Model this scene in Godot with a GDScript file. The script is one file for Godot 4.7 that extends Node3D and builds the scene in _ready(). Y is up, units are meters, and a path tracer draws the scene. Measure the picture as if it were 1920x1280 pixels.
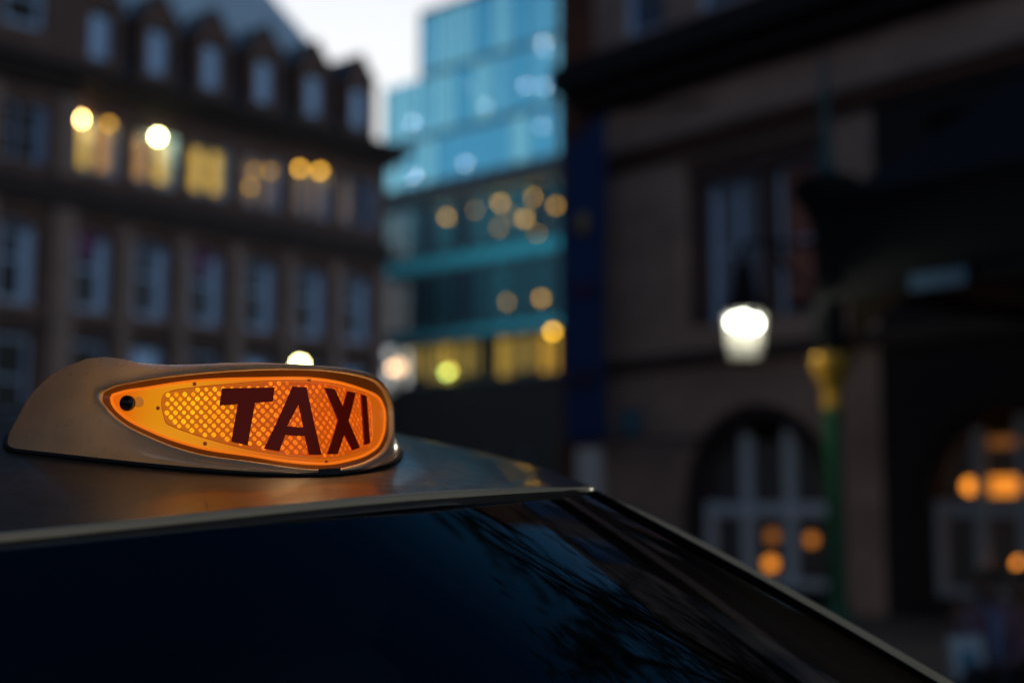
extends Node3D
# A taxi with its roof sign lit, on a city corner at dusk, seen with a wide-open lens.

const EYE := 1.72
var M := {}
var rng := RandomNumberGenerator.new()

# ------------------------------------------------------------------ mesh helpers
class MB:
	var st := SurfaceTool.new()
	var uv_of: Callable
	func _init(smooth := true) -> void:
		st.begin(Mesh.PRIMITIVE_TRIANGLES)
		st.set_smooth_group(0 if smooth else -1)
	func v(p: Vector3, uv := Vector2.ZERO) -> void:
		st.set_uv(uv)
		st.add_vertex(p)
	func tri(a: Vector3, b: Vector3, c: Vector3, ua := Vector2.ZERO, ub := Vector2.ZERO, uc := Vector2.ZERO) -> void:
		v(a, ua); v(b, ub); v(c, uc)
	func quad(a: Vector3, b: Vector3, c: Vector3, d: Vector3) -> void:   # clockwise seen from the front
		tri(a, b, c, Vector2(0, 0), Vector2(1, 0), Vector2(1, 1)); tri(a, c, d, Vector2(0, 0), Vector2(1, 1), Vector2(0, 1))
	func grid(rows: Array, closed := false, flip := false) -> void:
		var n: int = rows[0].size()
		for i in rows.size() - 1:
			for j in (n if closed else n - 1):
				var k := (j + 1) % n
				var a: Vector3 = rows[i][j]
				var b: Vector3 = rows[i][k]
				var c: Vector3 = rows[i + 1][k]
				var d: Vector3 = rows[i + 1][j]
				var u := Vector2(float(j) / n, float(i) / rows.size())
				var w := Vector2(float(j + 1) / n, float(i + 1) / rows.size())
				if flip:
					tri(a, d, c, u, Vector2(u.x, w.y), w); tri(a, c, b, u, w, Vector2(w.x, u.y))
				else:
					tri(a, b, c, u, Vector2(w.x, u.y), w); tri(a, c, d, u, w, Vector2(u.x, w.y))
	func box(c: Vector3, s: Vector3, b := Basis.IDENTITY) -> void:
		var x := b.x * s.x * 0.5
		var y := b.y * s.y * 0.5
		var z := b.z * s.z * 0.5
		for f in [[x, y, z], [-x, y, -z], [z, y, -x], [-z, y, x], [x, -z, y], [x, z, -y]]:   # right, up, out
			var o: Vector3 = c + f[2]
			quad(o - f[0] + f[1], o + f[0] + f[1], o + f[0] - f[1], o - f[0] - f[1])
	func ring(c: Vector3, ax: Vector3, r: float, n: int, ref := Vector3.UP) -> PackedVector3Array:
		var t := ax.normalized()
		var u := t.cross(ref if absf(t.dot(ref)) < 0.95 else Vector3.RIGHT).normalized()
		var w := t.cross(u)
		var out := PackedVector3Array()
		for i in n:
			out.append(c + u * cos(TAU * i / n) * r + w * sin(TAU * i / n) * r)
		return out
	func tube(path: Array, radii: Array, n := 10, cap := true, shut := false) -> void:
		var rows := []
		for i in path.size():
			var a: Vector3 = path[(i - 1 + path.size()) % path.size() if shut else maxi(i - 1, 0)]
			var b: Vector3 = path[(i + 1) % path.size() if shut else mini(i + 1, path.size() - 1)]
			rows.append(ring(path[i], b - a, radii[i] if radii.size() > 1 else radii[0], n))
		if shut:
			rows.append(rows[0])
		grid(rows, true, false)
		if cap and not shut:
			for e in [0, path.size() - 1]:
				for j in n:
					var k := (j + 1) % n
					if e == 0:
						tri(path[0], rows[0][k], rows[0][j])
					else:
						tri(path[e], rows[e][j], rows[e][k])
	func lathe(profile: Array, n := 20, at := Vector3.ZERO) -> void:   # profile of (radius, height), bottom to top
		var rows := []
		for p in profile:
			var row := PackedVector3Array()
			for i in n:
				row.append(at + Vector3(cos(TAU * i / n) * p[0], p[1], sin(TAU * i / n) * p[0]))
			rows.append(row)
		grid(rows, true, true)
	func ball(c: Vector3, r: float, sq := Vector3.ONE, n := 12) -> void:
		var rows := []
		for i in n / 2 + 1:
			var a := -PI / 2 + PI * i / (n / 2)
			var row := PackedVector3Array()
			for j in n:
				row.append(c + Vector3(cos(a) * cos(TAU * j / n), sin(a), cos(a) * sin(TAU * j / n)) * r * sq)
			rows.append(row)
		grid(rows, true, true)
	func done() -> ArrayMesh:
		st.generate_normals()
		return st.commit()

func obj(called: String, m, material: Material, parent: Node = self) -> MeshInstance3D:
	var o := MeshInstance3D.new()
	o.name = called
	o.mesh = m.done() if m is MB else m
	o.material_override = material
	parent.add_child(o, true)
	return o

var boxes := {}
func bx(called: String, c: Vector3, s: Vector3, material: Material, parent: Node) -> MeshInstance3D:
	var key := s.snapped(Vector3.ONE * 0.001)
	if not boxes.has(key):
		var b := BoxMesh.new()
		b.size = s
		boxes[key] = b
	var o := obj(called, boxes[key], material, parent)
	o.position = c
	return o

var taken := {}
func thing(called: String, label: String, category: String, group := "", at := Vector3.ZERO) -> Node3D:
	var o := Node3D.new()
	add_child(o)
	tag(o, called, label, category, group)
	o.position = at
	return o

func tag(o: Node3D, called: String, label: String, category: String, group := "") -> void:
	var k: int = taken.get(called, 0)
	taken[called] = k + 1
	o.name = called if k == 0 else "%s_%03d" % [called, k]
	o.set_meta("label", label)
	o.set_meta("category", category)
	if group:
		o.set_meta("group", group)

func struct(called: String, m, material: Material, label: String, category: String) -> MeshInstance3D:
	var o := obj(called, m, material)
	o.set_meta("kind", "structure")
	o.set_meta("label", label)
	o.set_meta("category", category)
	return o

func mat(c: Color, rough := 0.8, metal := 0.0, spec := 0.5) -> StandardMaterial3D:   # c holds linear base colour
	var m := StandardMaterial3D.new()
	m.albedo_color = c.linear_to_srgb()
	m.roughness = rough
	m.metallic = metal
	m.metallic_specular = spec
	m.cull_mode = BaseMaterial3D.CULL_DISABLED
	return m

func glow(c: Color, energy: float, base := Color(0.3, 0.3, 0.3)) -> StandardMaterial3D:   # c linear
	var m := mat(base, 0.4)
	m.emission_enabled = true
	m.emission = c.linear_to_srgb()
	m.emission_energy_multiplier = energy
	return m

func mottled(c: Color, spread: float, scale: float, rough := 0.85, sd := 1) -> StandardMaterial3D:
	var m := mat(Color.WHITE, rough)
	var noise := FastNoiseLite.new()
	noise.seed = sd
	noise.frequency = 0.012
	noise.fractal_octaves = 5
	var ramp := Gradient.new()
	ramp.set_color(0, (c * (1.0 - spread)).linear_to_srgb())
	ramp.set_color(1, (c * (1.0 + spread)).linear_to_srgb())
	var t := NoiseTexture2D.new()
	t.width = 256
	t.height = 256
	t.seamless = true
	t.noise = noise
	t.color_ramp = ramp
	m.albedo_texture = t
	m.uv1_triplanar = true
	m.uv1_world_triplanar = true
	m.uv1_scale = Vector3.ONE * scale
	return m

func smudged(m: StandardMaterial3D, lo: float, hi: float, scale: float, sd: int) -> void:   # uneven gloss: dust, rain marks, fine wear
	var noise := FastNoiseLite.new()
	noise.seed = sd
	noise.frequency = 0.02
	noise.fractal_octaves = 6
	noise.fractal_gain = 0.62
	var ramp := Gradient.new()
	ramp.set_color(0, Color(lo, lo, lo))
	ramp.set_color(1, Color(hi, hi, hi))
	ramp.set_offset(0, 0.25)
	ramp.set_offset(1, 0.8)
	var t := NoiseTexture2D.new()
	t.width = 512
	t.height = 512
	t.seamless = true
	t.noise = noise
	t.color_ramp = ramp
	m.roughness = 1.0
	m.roughness_texture = t
	m.uv1_triplanar = true
	m.uv1_world_triplanar = true
	m.uv1_scale = Vector3.ONE * scale

func lamp_light(at: Vector3, c: Color, energy: float, size: float) -> void:
	var l := OmniLight3D.new()
	l.name = "lamp_light"
	l.light_color = c.linear_to_srgb()
	l.light_energy = energy
	l.light_size = size
	l.omni_range = 30.0
	l.omni_attenuation = 2.0
	l.shadow_enabled = true
	l.position = at
	add_child(l, true)

func interp(t: Array, x: float) -> float:   # smooth curve through [x, y] pairs
	var n := t.size()
	if x <= t[0][0]:
		return t[0][1]
	if x >= t[n - 1][0]:
		return t[n - 1][1]
	var i := 0
	while x > t[i + 1][0]:
		i += 1
	var a: Array = t[maxi(i - 1, 0)]
	var b: Array = t[i]
	var c: Array = t[i + 1]
	var d: Array = t[mini(i + 2, n - 1)]
	var h: float = c[0] - b[0]
	var mb: float = (c[1] - a[1]) / (c[0] - a[0]) * h
	var mc: float = (d[1] - b[1]) / (d[0] - b[0]) * h
	var q: float = (x - b[0]) / h
	return b[1] * (2 * q * q * q - 3 * q * q + 1) + mb * (q * q * q - 2 * q * q + q) + c[1] * (3 * q * q - 2 * q * q * q) + mc * (q * q * q - q * q)

# ------------------------------------------------------------------ the scene
func _ready() -> void:
	rng.seed = 7
	setup_view()
	materials()
	ground()
	left_building()
	glass_building()
	right_building()
	other_buildings()
	canopy()
	lamps()
	street_things()
	people()
	tree()
	taxi()

func setup_view() -> void:
	var cam := Camera3D.new()
	cam.name = "camera"
	add_child(cam)
	cam.position = Vector3(0, EYE, 0)
	cam.rotation_degrees = Vector3(6.736, 0, 0)
	var lens := CameraAttributesPhysical.new()
	lens.frustum_near = 0.05
	lens.frustum_far = 2000.0
	lens.frustum_focal_length = 50.0
	lens.exposure_aperture = 2.1
	lens.frustum_focus_distance = 1.49
	cam.attributes = lens
	cam.current = true
	var we := WorldEnvironment.new()
	we.name = "world"
	var e := Environment.new()
	e.background_mode = Environment.BG_SKY
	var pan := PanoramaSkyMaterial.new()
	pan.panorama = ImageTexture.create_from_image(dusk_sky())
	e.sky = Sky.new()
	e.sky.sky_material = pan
	e.tonemap_mode = Environment.TONE_MAPPER_LINEAR
	e.tonemap_exposure = 0.9
	e.sdfgi_enabled = true
	e.ssao_enabled = true
	e.ssil_enabled = true
	we.environment = e
	add_child(we)
	var sun := DirectionalLight3D.new()
	sun.name = "afterglow"
	sun.light_energy = 0.02
	sun.light_angular_distance = 12.0
	sun.light_color = Color(1.0, 0.93, 0.85)
	sun.shadow_enabled = true
	add_child(sun)
	sun.rotation_degrees = Vector3(-9, 165, 0)

func dusk_sky() -> Image:   # afterglow low over the street ahead, thinning towards the opposite side and deepening to blue overhead
	var im := Image.create_empty(256, 128, false, Image.FORMAT_RGBAF)
	var tr := [[0.0, 1.06], [20.8, 1.05], [22.6, 0.52], [25.0, 0.15], [30.0, 0.045], [38.0, 0.018], [45.0, 0.007], [52.0, 0.003], [65.0, 0.002], [90.0, 0.002]]
	var tg := [[0.0, 1.09], [20.8, 1.08], [22.6, 0.66], [25.0, 0.27], [30.0, 0.13], [38.0, 0.085], [45.0, 0.045], [52.0, 0.024], [65.0, 0.016], [90.0, 0.013]]
	var tb := [[0.0, 1.13], [20.8, 1.12], [22.6, 0.88], [25.0, 0.46], [30.0, 0.26], [38.0, 0.18], [45.0, 0.11], [52.0, 0.07], [65.0, 0.05], [90.0, 0.045]]
	for y in 128:
		var el := 90.0 - 180.0 * (y + 0.5) / 128.0
		var c := Color(0.03, 0.035, 0.045) if el < 0 else Color(interp(tr, el), interp(tg, el), interp(tb, el))
		for x in 256:
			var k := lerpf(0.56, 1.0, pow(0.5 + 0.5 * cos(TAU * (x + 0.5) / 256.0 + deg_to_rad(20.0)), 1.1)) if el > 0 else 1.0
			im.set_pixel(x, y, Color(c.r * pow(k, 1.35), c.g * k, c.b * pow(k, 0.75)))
	return im

func materials() -> void:
	M.stone = mottled(Color(0.175, 0.100, 0.080), 0.35, 0.35, 0.9, 3)
	M.stone_light = mottled(Color(0.36, 0.25, 0.215), 0.3, 0.3, 0.9, 4)
	M.stone_dark = mottled(Color(0.055, 0.040, 0.036), 0.3, 0.3, 0.8, 5)
	M.black_stone = mottled(Color(0.018, 0.016, 0.02), 0.3, 0.3, 0.9, 6)  # near-black stone for the right-hand walls and cornices
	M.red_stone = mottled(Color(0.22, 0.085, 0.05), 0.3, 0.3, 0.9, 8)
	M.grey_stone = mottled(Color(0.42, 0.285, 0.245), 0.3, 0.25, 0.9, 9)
	M.slate = mottled(Color(0.035, 0.055, 0.085), 0.4, 0.8, 0.45, 10)
	M.lead_sky_sheen = mottled(Color(0.58, 0.76, 0.92), 0.25, 0.5, 0.4, 11)  # pale blue stands in for sky mirrored on the upper roof
	M.frame = mat(Color(0.50, 0.70, 1.0), 0.45)
	M.white_frame = mat(Color(0.72, 0.82, 0.98), 0.5)
	M.dark_glass = mat(Color(0.006, 0.008, 0.011), 0.2, 0.0, 0.3)
	M.blue_glass = mat(Color(0.17, 0.27, 0.42), 0.2, 0.6)
	M.black = mat(Color(0.008, 0.008, 0.01), 0.7)
	M.iron = mat(Color(0.010, 0.013, 0.015), 0.7, 0.0, 0.25)
	M.asphalt = mottled(Color(0.045, 0.045, 0.05), 0.3, 0.6, 0.75, 12)
	M.paving = mottled(Color(0.12, 0.115, 0.115), 0.3, 0.5, 0.85, 13)
	var p := StandardMaterial3D.new()
	p.transparency = BaseMaterial3D.TRANSPARENCY_ALPHA
	p.albedo_color = Color(0.9, 0.95, 1.0, 0.06)
	p.roughness = 0.02
	M.pane = p

# ------------------------------------------------------------------ ground
func ground() -> void:
	var g := MB.new(false)
	g.quad(Vector3(-300, 0, -400), Vector3(300, 0, -400), Vector3(300, 0, 200), Vector3(-300, 0, 200))
	struct("road", g, M.asphalt, "dark asphalt street between the buildings", "road")
	for side in [["pavement", FR, -8.0, 18.0, 7.6], ["pavement", FL, -40.0, 3.0, 3.2], ["pavement", FG, -20.0, 30.0, 4.0]]:
		var b := MB.new(false)
		b.box(Vector3((side[2] + side[3]) / 2.0, 0.06, side[4] / 2.0), Vector3(side[3] - side[2], 0.12, side[4]))
		var o := struct(side[0], b, M.paving, {7.6: "raised pavement below the arches on the right", 3.2: "raised pavement in front of the sandstone block on the left", 4.0: "raised pavement at the foot of the glass block"}[side[4]], "pavement")
		o.transform = side[1]

# frames of the three facades: x along the wall from left to right, y up, z out of the wall
var FL := Transform3D(Basis(Vector3(0.66913, 0, -0.74314), Vector3.UP, Vector3(0.74314, 0, 0.66913)), Vector3(-4.6983, 0, -51.5))
var FR := Transform3D(Basis(Vector3(0.63742, 0, 0.77051), Vector3.UP, Vector3(-0.77051, 0, 0.63742)), Vector3(4.2003, 0, -23.5))
var FG := Transform3D(Basis(Vector3(0.73135, 0, 0.682), Vector3.UP, Vector3(-0.682, 0, 0.73135)), Vector3(-1.8991, 0, -85.0))

func wall(b: MB, x0: float, x1: float, y0: float, y1: float, holes: Array, z1: float, z0: float) -> void:   # holes: [x0, x1, y0, y1]
	var ys := [y0, y1]
	for h in holes:
		ys.append_array([clampf(h[2], y0, y1), clampf(h[3], y0, y1)])
	ys.sort()
	for i in ys.size() - 1:
		if ys[i + 1] - ys[i] < 0.001:
			continue
		var mid: float = (ys[i] + ys[i + 1]) / 2.0
		var cuts := []
		for h in holes:
			if mid > h[2] and mid < h[3]:
				cuts.append([h[0], h[1]])
		cuts.sort_custom(func(p, q): return p[0] < q[0])
		var x := x0
		for c in cuts + [[x1, x1]]:
			if c[0] - x > 0.001:
				b.box(Vector3((x + c[0]) / 2.0, mid, (z0 + z1) / 2.0), Vector3(c[0] - x, ys[i + 1] - ys[i], z1 - z0))
			x = c[1]

func window(root: Node3D, c: Vector3, w: float, h: float, frame: Material, pane: Material, bars := 1, uprights := 0, t := 0.09) -> MeshInstance3D:
	var b := MB.new(false)
	for s in [-1, 1]:
		b.box(Vector3(s * (w - t) / 2.0, 0, 0), Vector3(t, h, 0.12))
		b.box(Vector3(0, s * (h - t) / 2.0, 0), Vector3(w - 2 * t, t, 0.12))
	var o := obj("window", b, frame, root)
	o.position = c
	for i in bars:
		bx("glazing_bar", Vector3(0, -h / 2.0 + h * (i + 1) / (bars + 1.0), 0.004), Vector3(w - 2 * t, t * 0.6, 0.08), frame, o)
	for i in uprights:
		bx("mullion", Vector3(-w / 2.0 + w * (i + 1) / (uprights + 1.0), 0, 0.002), Vector3(t * 0.7, h - 2 * t, 0.1), frame, o)
	bx("pane", Vector3(0, 0, -0.03), Vector3(w - 2 * t, h - 2 * t, 0.012), pane, o)
	return o

func bulb(root: Node3D, called: String, at: Vector3, r: float, c: Color, e: float) -> MeshInstance3D:
	var b := MB.new()
	b.ball(Vector3.ZERO, r)
	var o := obj(called, b, glow(c, e), root)
	o.position = at
	return o

# ------------------------------------------------------------------ left: sandstone block
func left_building() -> void:
	var t := thing("sandstone_building", "dark sandstone corner block with a row of lit yellow windows and a slate mansard roof", "building")
	t.transform = FL
	var bays := [-12.0, -9.9, -7.8, -5.62, -3.42, -1.3, -14.5, -16.7, -18.9, -21.1]
	var holes := []
	for x in bays:
		holes.append([x - 0.74, x + 0.74, 11.9, 13.62])
		holes.append([x - 0.62, x + 0.62, 7.65, 10.3])
		holes.append([x - 0.62, x + 0.62, 4.2, 6.75])
		holes.append([x - 0.75, x + 0.75, 0.7, 3.2])
	var b := MB.new(false)
	wall(b, -26.0, 0.0, 0.0, 15.0, holes, 0.0, -0.6)
	b.box(Vector3(-0.3, 7.5, -6.35), Vector3(0.6, 15.0, 11.5))
	obj("wall", b, M.stone, t)
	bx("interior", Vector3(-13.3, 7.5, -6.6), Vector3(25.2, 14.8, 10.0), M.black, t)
	var y0 := 0.0
	for cy in [[14.35, 0.25, 0.25], [14.62, 0.28, 0.5], [14.9, 0.24, 0.75], [11.25, 0.35, 0.22], [10.82, 0.3, 0.32], [7.0, 0.28, 0.16], [3.75, 0.4, 0.3]]:
		var o := bx("cornice" if cy[0] > 14 else "string_course", Vector3(-12.95, cy[0], cy[2] / 2.0), Vector3(26.0 + cy[2], cy[1], cy[2]), M.stone_dark, t)
		o.position.x += cy[2] / 2.0
	for i in 8:
		var x: float = -13.06 if i == 6 else (-15.6 if i == 7 else [-10.95, -8.85, -6.71, -4.52, -2.36, -0.25][i])
		bx("pilaster", Vector3(x, 7.2, 0.09), Vector3(0.72 if i >= 6 else 0.42, 6.3 if i < 6 else 6.86, 0.18), M.stone_light, t)
		if i >= 6:
			bx("pilaster", Vector3(x, 12.85, 0.09), Vector3(0.72 if i >= 6 else 0.42, 2.4, 0.18), M.stone_light, t)
	# the storey of paired windows, several of them lit
	var blind_a := glow(Color(0.80, 0.45, 0.004), 1.25)  # blinds glow by themselves in place of lit rooms behind
	var blind_b := glow(Color(0.60, 0.25, 0.004), 0.95)
	var blind_c := glow(Color(0.28, 0.13, 0.03), 0.45)
	var lit := {0: [blind_a, blind_b], 1: [blind_b, blind_a], 2: [blind_a, blind_a], 3: [blind_c, blind_c], 4: [blind_c, blind_c], 5: [blind_c, null]}
	for i in bays.size():
		for s in [-1, 1]:
			var c := Vector3(bays[i] + s * 0.37, 12.76, -0.28)
			var on = lit[i][(s + 1) / 2] if lit.has(i) else null
			var w := window(t, c, 0.66, 1.7, M.frame, M.pane if on else M.dark_glass, 1)
			if on:
				bx("glowing_window_blind", Vector3(0, 0.06, -0.12), Vector3(0.5, 1.3, 0.03), on, w)
		bx("window_mullion", Vector3(bays[i], 12.76, -0.2), Vector3(0.08, 1.72, 0.3), M.stone, t)
		bx("reveal", Vector3(bays[i] + 0.72, 12.76, -0.11), Vector3(0.035, 1.7, 0.2), M.frame, t)
	var amber := Color(1.0, 0.50, 0.04)
	for l in [[-12.62, 13.5, 60.0, Color(1.0, 0.68, 0.22), 0.12], [-11.6, 13.56, 3.4, amber, 0.1], [-9.83, 13.5, 60.0, Color(0.92, 0.95, 0.45), 0.1], [-5.97, 13.1, 1.5, amber, 0.1], [-5.3, 13.2, 1.7, amber, 0.1], [-6.15, 12.5, 2.0, amber, 0.1], [-4.02, 13.52, 8.0, amber, 0.1], [-3.1, 13.6, 9.0, amber, 0.1]]:
		bulb(t, "window_lamp", Vector3(l[0], l[1], -0.02), l[4], l[3], l[2])
	# the arched storey and the one below it
	for i in bays.size():
		var w := window(t, Vector3(bays[i], 8.97, -0.22), 1.22, 2.62, M.frame, M.dark_glass, 1, 0, 0.17)
		bx("sash_side", Vector3(0.33, -0.15, 0.008), Vector3(0.24, 2.0, 0.06), M.frame, w)
		bx("window_blind", Vector3(0, 0.75, -0.012), Vector3(0.8, 0.75, 0.02), mat(Color(0.20, 0.06, 0.16) if i in [0, 2] else Color(0.12, 0.15, 0.2)), w)
		var a := MB.new()
		var rows := [PackedVector3Array(), PackedVector3Array()]
		for k in 13:
			var q := PI * k / 12.0
			rows[0].append(Vector3(cos(q) * 0.62, sin(q) * 0.42, 0.02))
			rows[1].append(Vector3(cos(q) * 0.62 if k in [0, 12] else cos(q) * 0.62, 0.62, 0.02))
		a.grid(rows, false, true)
		var hd := obj("arch_head", a, M.stone, t)
		hd.position = Vector3(bays[i], 9.72, -0.12)
		window(t, Vector3(bays[i], 5.47, -0.26), 1.22, 2.5, M.frame, M.blue_glass if i % 2 else M.dark_glass, 1, 0, 0.12)
		window(t, Vector3(bays[i], 1.95, -0.26), 1.46, 2.46, M.frame, M.dark_glass, 0, 1, 0.1)
		bx("sill", Vector3(bays[i], 7.58, 0.06), Vector3(1.5, 0.13, 0.26), M.stone_light, t)
	# mansard roof
	var r := MB.new(false)
	var A := [Vector3(-26, 15.05, -0.1), Vector3(-0.35, 15.05, -0.1), Vector3(-0.35, 15.05, -12)]
	var B := [Vector3(-26, 17.5, -0.95), Vector3(-1.2, 17.5, -0.95), Vector3(-1.2, 17.5, -12)]
	var C := [Vector3(-26, 21.8, -3.3), Vector3(-4.2, 21.8, -3.3), Vector3(-4.2, 21.8, -12)]
	for k in 2:
		r.quad(B[k], B[k + 1], A[k + 1], A[k])
	obj("mansard_slope", r, M.slate, t)
	r = MB.new(false)
	for k in 2:
		r.quad(C[k], C[k + 1], B[k + 1], B[k])
	r.quad(C[0], C[0] + Vector3(0, 0, -9.4), C[2], C[1])
	obj("upper_roof", r, M.lead_sky_sheen, t)
	for i in 6:
		var x: float = bays[i]
		var d := MB.new(false)
		wall(d, x - 0.72, x + 0.72, 15.1, 17.35, [[x - 0.4, x + 0.4, 15.5, 17.0]], 0.05, -0.25)
		d.box(Vector3(x - 0.66, 16.2, -0.75), Vector3(0.1, 2.2, 1.0))
		d.box(Vector3(x + 0.66, 16.2, -0.75), Vector3(0.1, 2.2, 1.0))
		for z in [0.05, -1.4]:
			d.tri(Vector3(x - 0.72, 17.35, z), Vector3(x, 18.25, z), Vector3(x + 0.72, 17.35, z))
		var o := obj("dormer", d, M.stone, t)
		var g := MB.new(false)
		g.quad(Vector3(x - 0.8, 17.3, 0.12), Vector3(x - 0.8, 17.3, -1.7), Vector3(x, 18.32, -1.7), Vector3(x, 18.32, 0.12))
		g.quad(Vector3(x, 18.32, 0.12), Vector3(x, 18.32, -1.7), Vector3(x + 0.8, 17.3, -1.7), Vector3(x + 0.8, 17.3, 0.12))
		obj("dormer_roof", g, M.slate, o)
		bx("dormer_frame", Vector3(x, 16.25, -0.19), Vector3(0.8, 1.5, 0.05), M.frame, o)
		bx("pane", Vector3(x - 0.08, 16.25, -0.165), Vector3(0.5, 1.3, 0.03), M.blue_glass, o)
	# the taller gabled wing at the left
	b = MB.new(false)
	wall(b, -26.0, -12.75, 15.05, 23.0, [[-15.3, -13.9, 15.9, 17.9], [-18.4, -17.0, 15.9, 17.9]], 0.04, -0.5)
	b.box(Vector3(-13.0, 19.0, -3.6), Vector3(0.5, 7.9, 6.2))
	obj("gable_wall", b, M.stone, t)
	for x in [-14.6, -17.7]:
		window(t, Vector3(x, 16.9, -0.2), 1.38, 1.98, M.frame, M.dark_glass, 1, 0, 0.2)
	for x in [-5.2]:
		var o := bx("chimney", Vector3(x, 21.6, -4.4), Vector3(0.8, 2.0, 1.3), M.stone, t)
		bx("chimney_cap", Vector3(0, 1.06, 0), Vector3(1.0, 0.14, 1.5), M.stone_dark, o)

# ------------------------------------------------------------------ centre: glass office block
func glass_building() -> void:
	var t := thing("glass_office_building", "teal glass office block with lit yellow floor, standing beyond the corner", "building")
	t.transform = FG
	var teal := []
	for i in 5:
		var m := mat(Color(0.12 + 0.05 * i, 0.52 + 0.07 * i, 0.80 + 0.04 * i), 0.27, 0.95)
		m.transparency = BaseMaterial3D.TRANSPARENCY_ALPHA
		m.albedo_color.a = 0.88
		teal.append(m)
	var deep := []
	for i in 3:
		var m := mat(Color(0.012 + 0.006 * i, 0.05 + 0.05 * i, 0.08 + 0.06 * i), 0.27, 0.8)
		m.transparency = BaseMaterial3D.TRANSPARENCY_ALPHA
		m.albedo_color.a = 0.75
		deep.append(m)
	var cyan := mat(Color(0.03, 0.38, 0.5), 0.3, 0.8)
	var dark := mat(Color(0.012, 0.03, 0.04), 0.5)
	var slab := mat(Color(0.05, 0.10, 0.13), 0.6)
	var clear := mat(Color(0.1, 0.1, 0.1), 0.3, 0.0, 0.15)
	clear.transparency = BaseMaterial3D.TRANSPARENCY_ALPHA
	clear.albedo_color.a = 0.12
	var left := -8.7
	bx("core", Vector3(6.5, 10.0, -9.0), Vector3(30.0, 20.0, 14.0), dark, t)
	bx("upper_core", Vector3(6.6, 24.6, -9.0), Vector3(30.0, 9.2, 14.0), dark, t)
	bx("top_core", Vector3(8.4, 31.2, -9.0), Vector3(26.8, 4.1, 14.0), dark, t)
	# floors: bottom, top, kind
	var floors := [[29.35, 33.3, 0], [25.3, 29.2, 0], [22.15, 25.1, 0], [17.6, 20.8, 1], [16.5, 17.5, 2], [12.9, 16.4, 1], [12.15, 12.85, 2], [9.5, 12.05, 3]]
	for f in floors:
		var y: float = (f[0] + f[1]) / 2.0
		var x0 := left if f[1] < 30.0 else -5.4
		bx("floor_slab", Vector3((x0 + 16) / 2.0, f[0] - 0.04, -0.95), Vector3(16 - x0, 0.22, 2.2), slab, t)
		var k := 0
		var x := x0
		while x < 9.0:
			var m: Material = teal[clampi(int(rng.randf() * 4.0 + (1.5 if k < 2 and f[1] < 30.0 else 0.0)), 0, 4)] if f[2] == 0 else (deep[rng.randi() % 3] if f[2] == 1 else (cyan if f[2] == 2 else clear))  # first columns lean to paler panes, standing in for white glare
			bx("pane", Vector3(x + 0.8, y, rng.randf() * 0.02), Vector3(1.5, f[1] - f[0] - 0.1, 0.03), m, t)
			bx("mullion", Vector3(x, y, 0.06), Vector3(0.24 if f[2] == 3 else 0.16, f[1] - f[0] - 0.02, 0.14), slab, t)
			x += 1.6
			k += 1
	bx("concrete_band", Vector3(3.6, 21.45, -0.3), Vector3(25.0, 1.2, 1.2), mottled(Color(0.10, 0.14, 0.16), 0.2, 0.2), t)
	bx("parapet", Vector3(5.2, 33.45, -1.0), Vector3(21.5, 0.3, 2.2), slab, t)
	# the lit floor
	var wy := [glow(Color(0.52, 0.31, 0.02), 1.25), glow(Color(0.42, 0.27, 0.03), 1.0), glow(Color(0.60, 0.31, 0.01), 1.4), glow(Color(0.22, 0.18, 0.07), 0.7)]  # glow put into the blinds instead of room lighting
	var picks := [3, 1, 1, 0, 1, -1, 0, 1, 2, 0, 2, 0]
	for i in 12:
		if picks[i] >= 0:
			var low: float = [0.0, 0.5, 0.1, 0.0, 0.35, 0.0, 0.0, 0.25, 0.0, 0.4, 0.0, 0.1][i]
			bx("glowing_window_blind", Vector3(left + 0.8 + 1.6 * i, 10.75 + low / 2.0, -0.5 - 0.1 * (i % 3)), Vector3(1.2 - 0.1 * (i % 2), 2.2 - low, 0.05), wy[picks[i]], t)
	# ceiling lamps behind the glass
	var amber := Color(1.0, 0.52, 0.03)
	var white := Color(0.85, 0.95, 1.0)
	for l in [[-3.32, 19.9, 11.0], [-0.9, 20.0, 5.0], [1.28, 20.1, 11.0], [3.89, 20.05, 13.0], [2.3, 19.2, 5.0], [3.3, 18.85, 12.0], [4.31, 17.75, 10.0], [5.75, 19.3, 9.0], [1.95, 14.0, 9.0], [4.6, 13.95, 11.0], [1.2, 18.6, 4.0]]:
		bulb(t, "ceiling_lamp", Vector3(l[0], l[1], -0.35), 0.17, amber, l[2] * 5.0)
	for l in [[-6.28, 23.0, 16.0], [-1.69, 23.0, 9.0], [3.4, 27.0, 8.0], [4.9, 29.0, 8.0], [5.0, 26.6, 8.0], [4.7, 24.2, 6.0], [-1.2, 27.9, 5.0], [0.0, 26.4, 5.0], [-6.6, 26.6, 9.0], [-5.9, 26.5, 9.0]]:
		bulb(t, "ceiling_lamp", Vector3(l[0], l[1], -0.35), 0.17, white, l[2] * 14.0)
	for l in [[6.14, 11.8, 8.0, amber], [-7.37, 10.6, 9.0, Color(1.0, 0.6, 0.3)], [-2.5, 10.0, 7.0, Color(0.5, 0.8, 0.15)], [-2.2, 10.1, 5.0, Color(0.9, 0.7, 0.1)]]:
		bulb(t, "hanging_lamp", Vector3(l[0], l[1], 0.4), 0.17, l[3], l[2] * 1.3)
	# dark ground floors
	bx("shopfront", Vector3(3.6, 4.6, -0.9), Vector3(25.0, 9.2, 2.0), M.black, t)
	for i in 7:
		bx("shop_column", Vector3(-8.0 + 3.0 * i, 2.6, 0.2), Vector3(0.5, 5.2, 0.3), mat(Color(0.05, 0.06, 0.075)), t)

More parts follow.
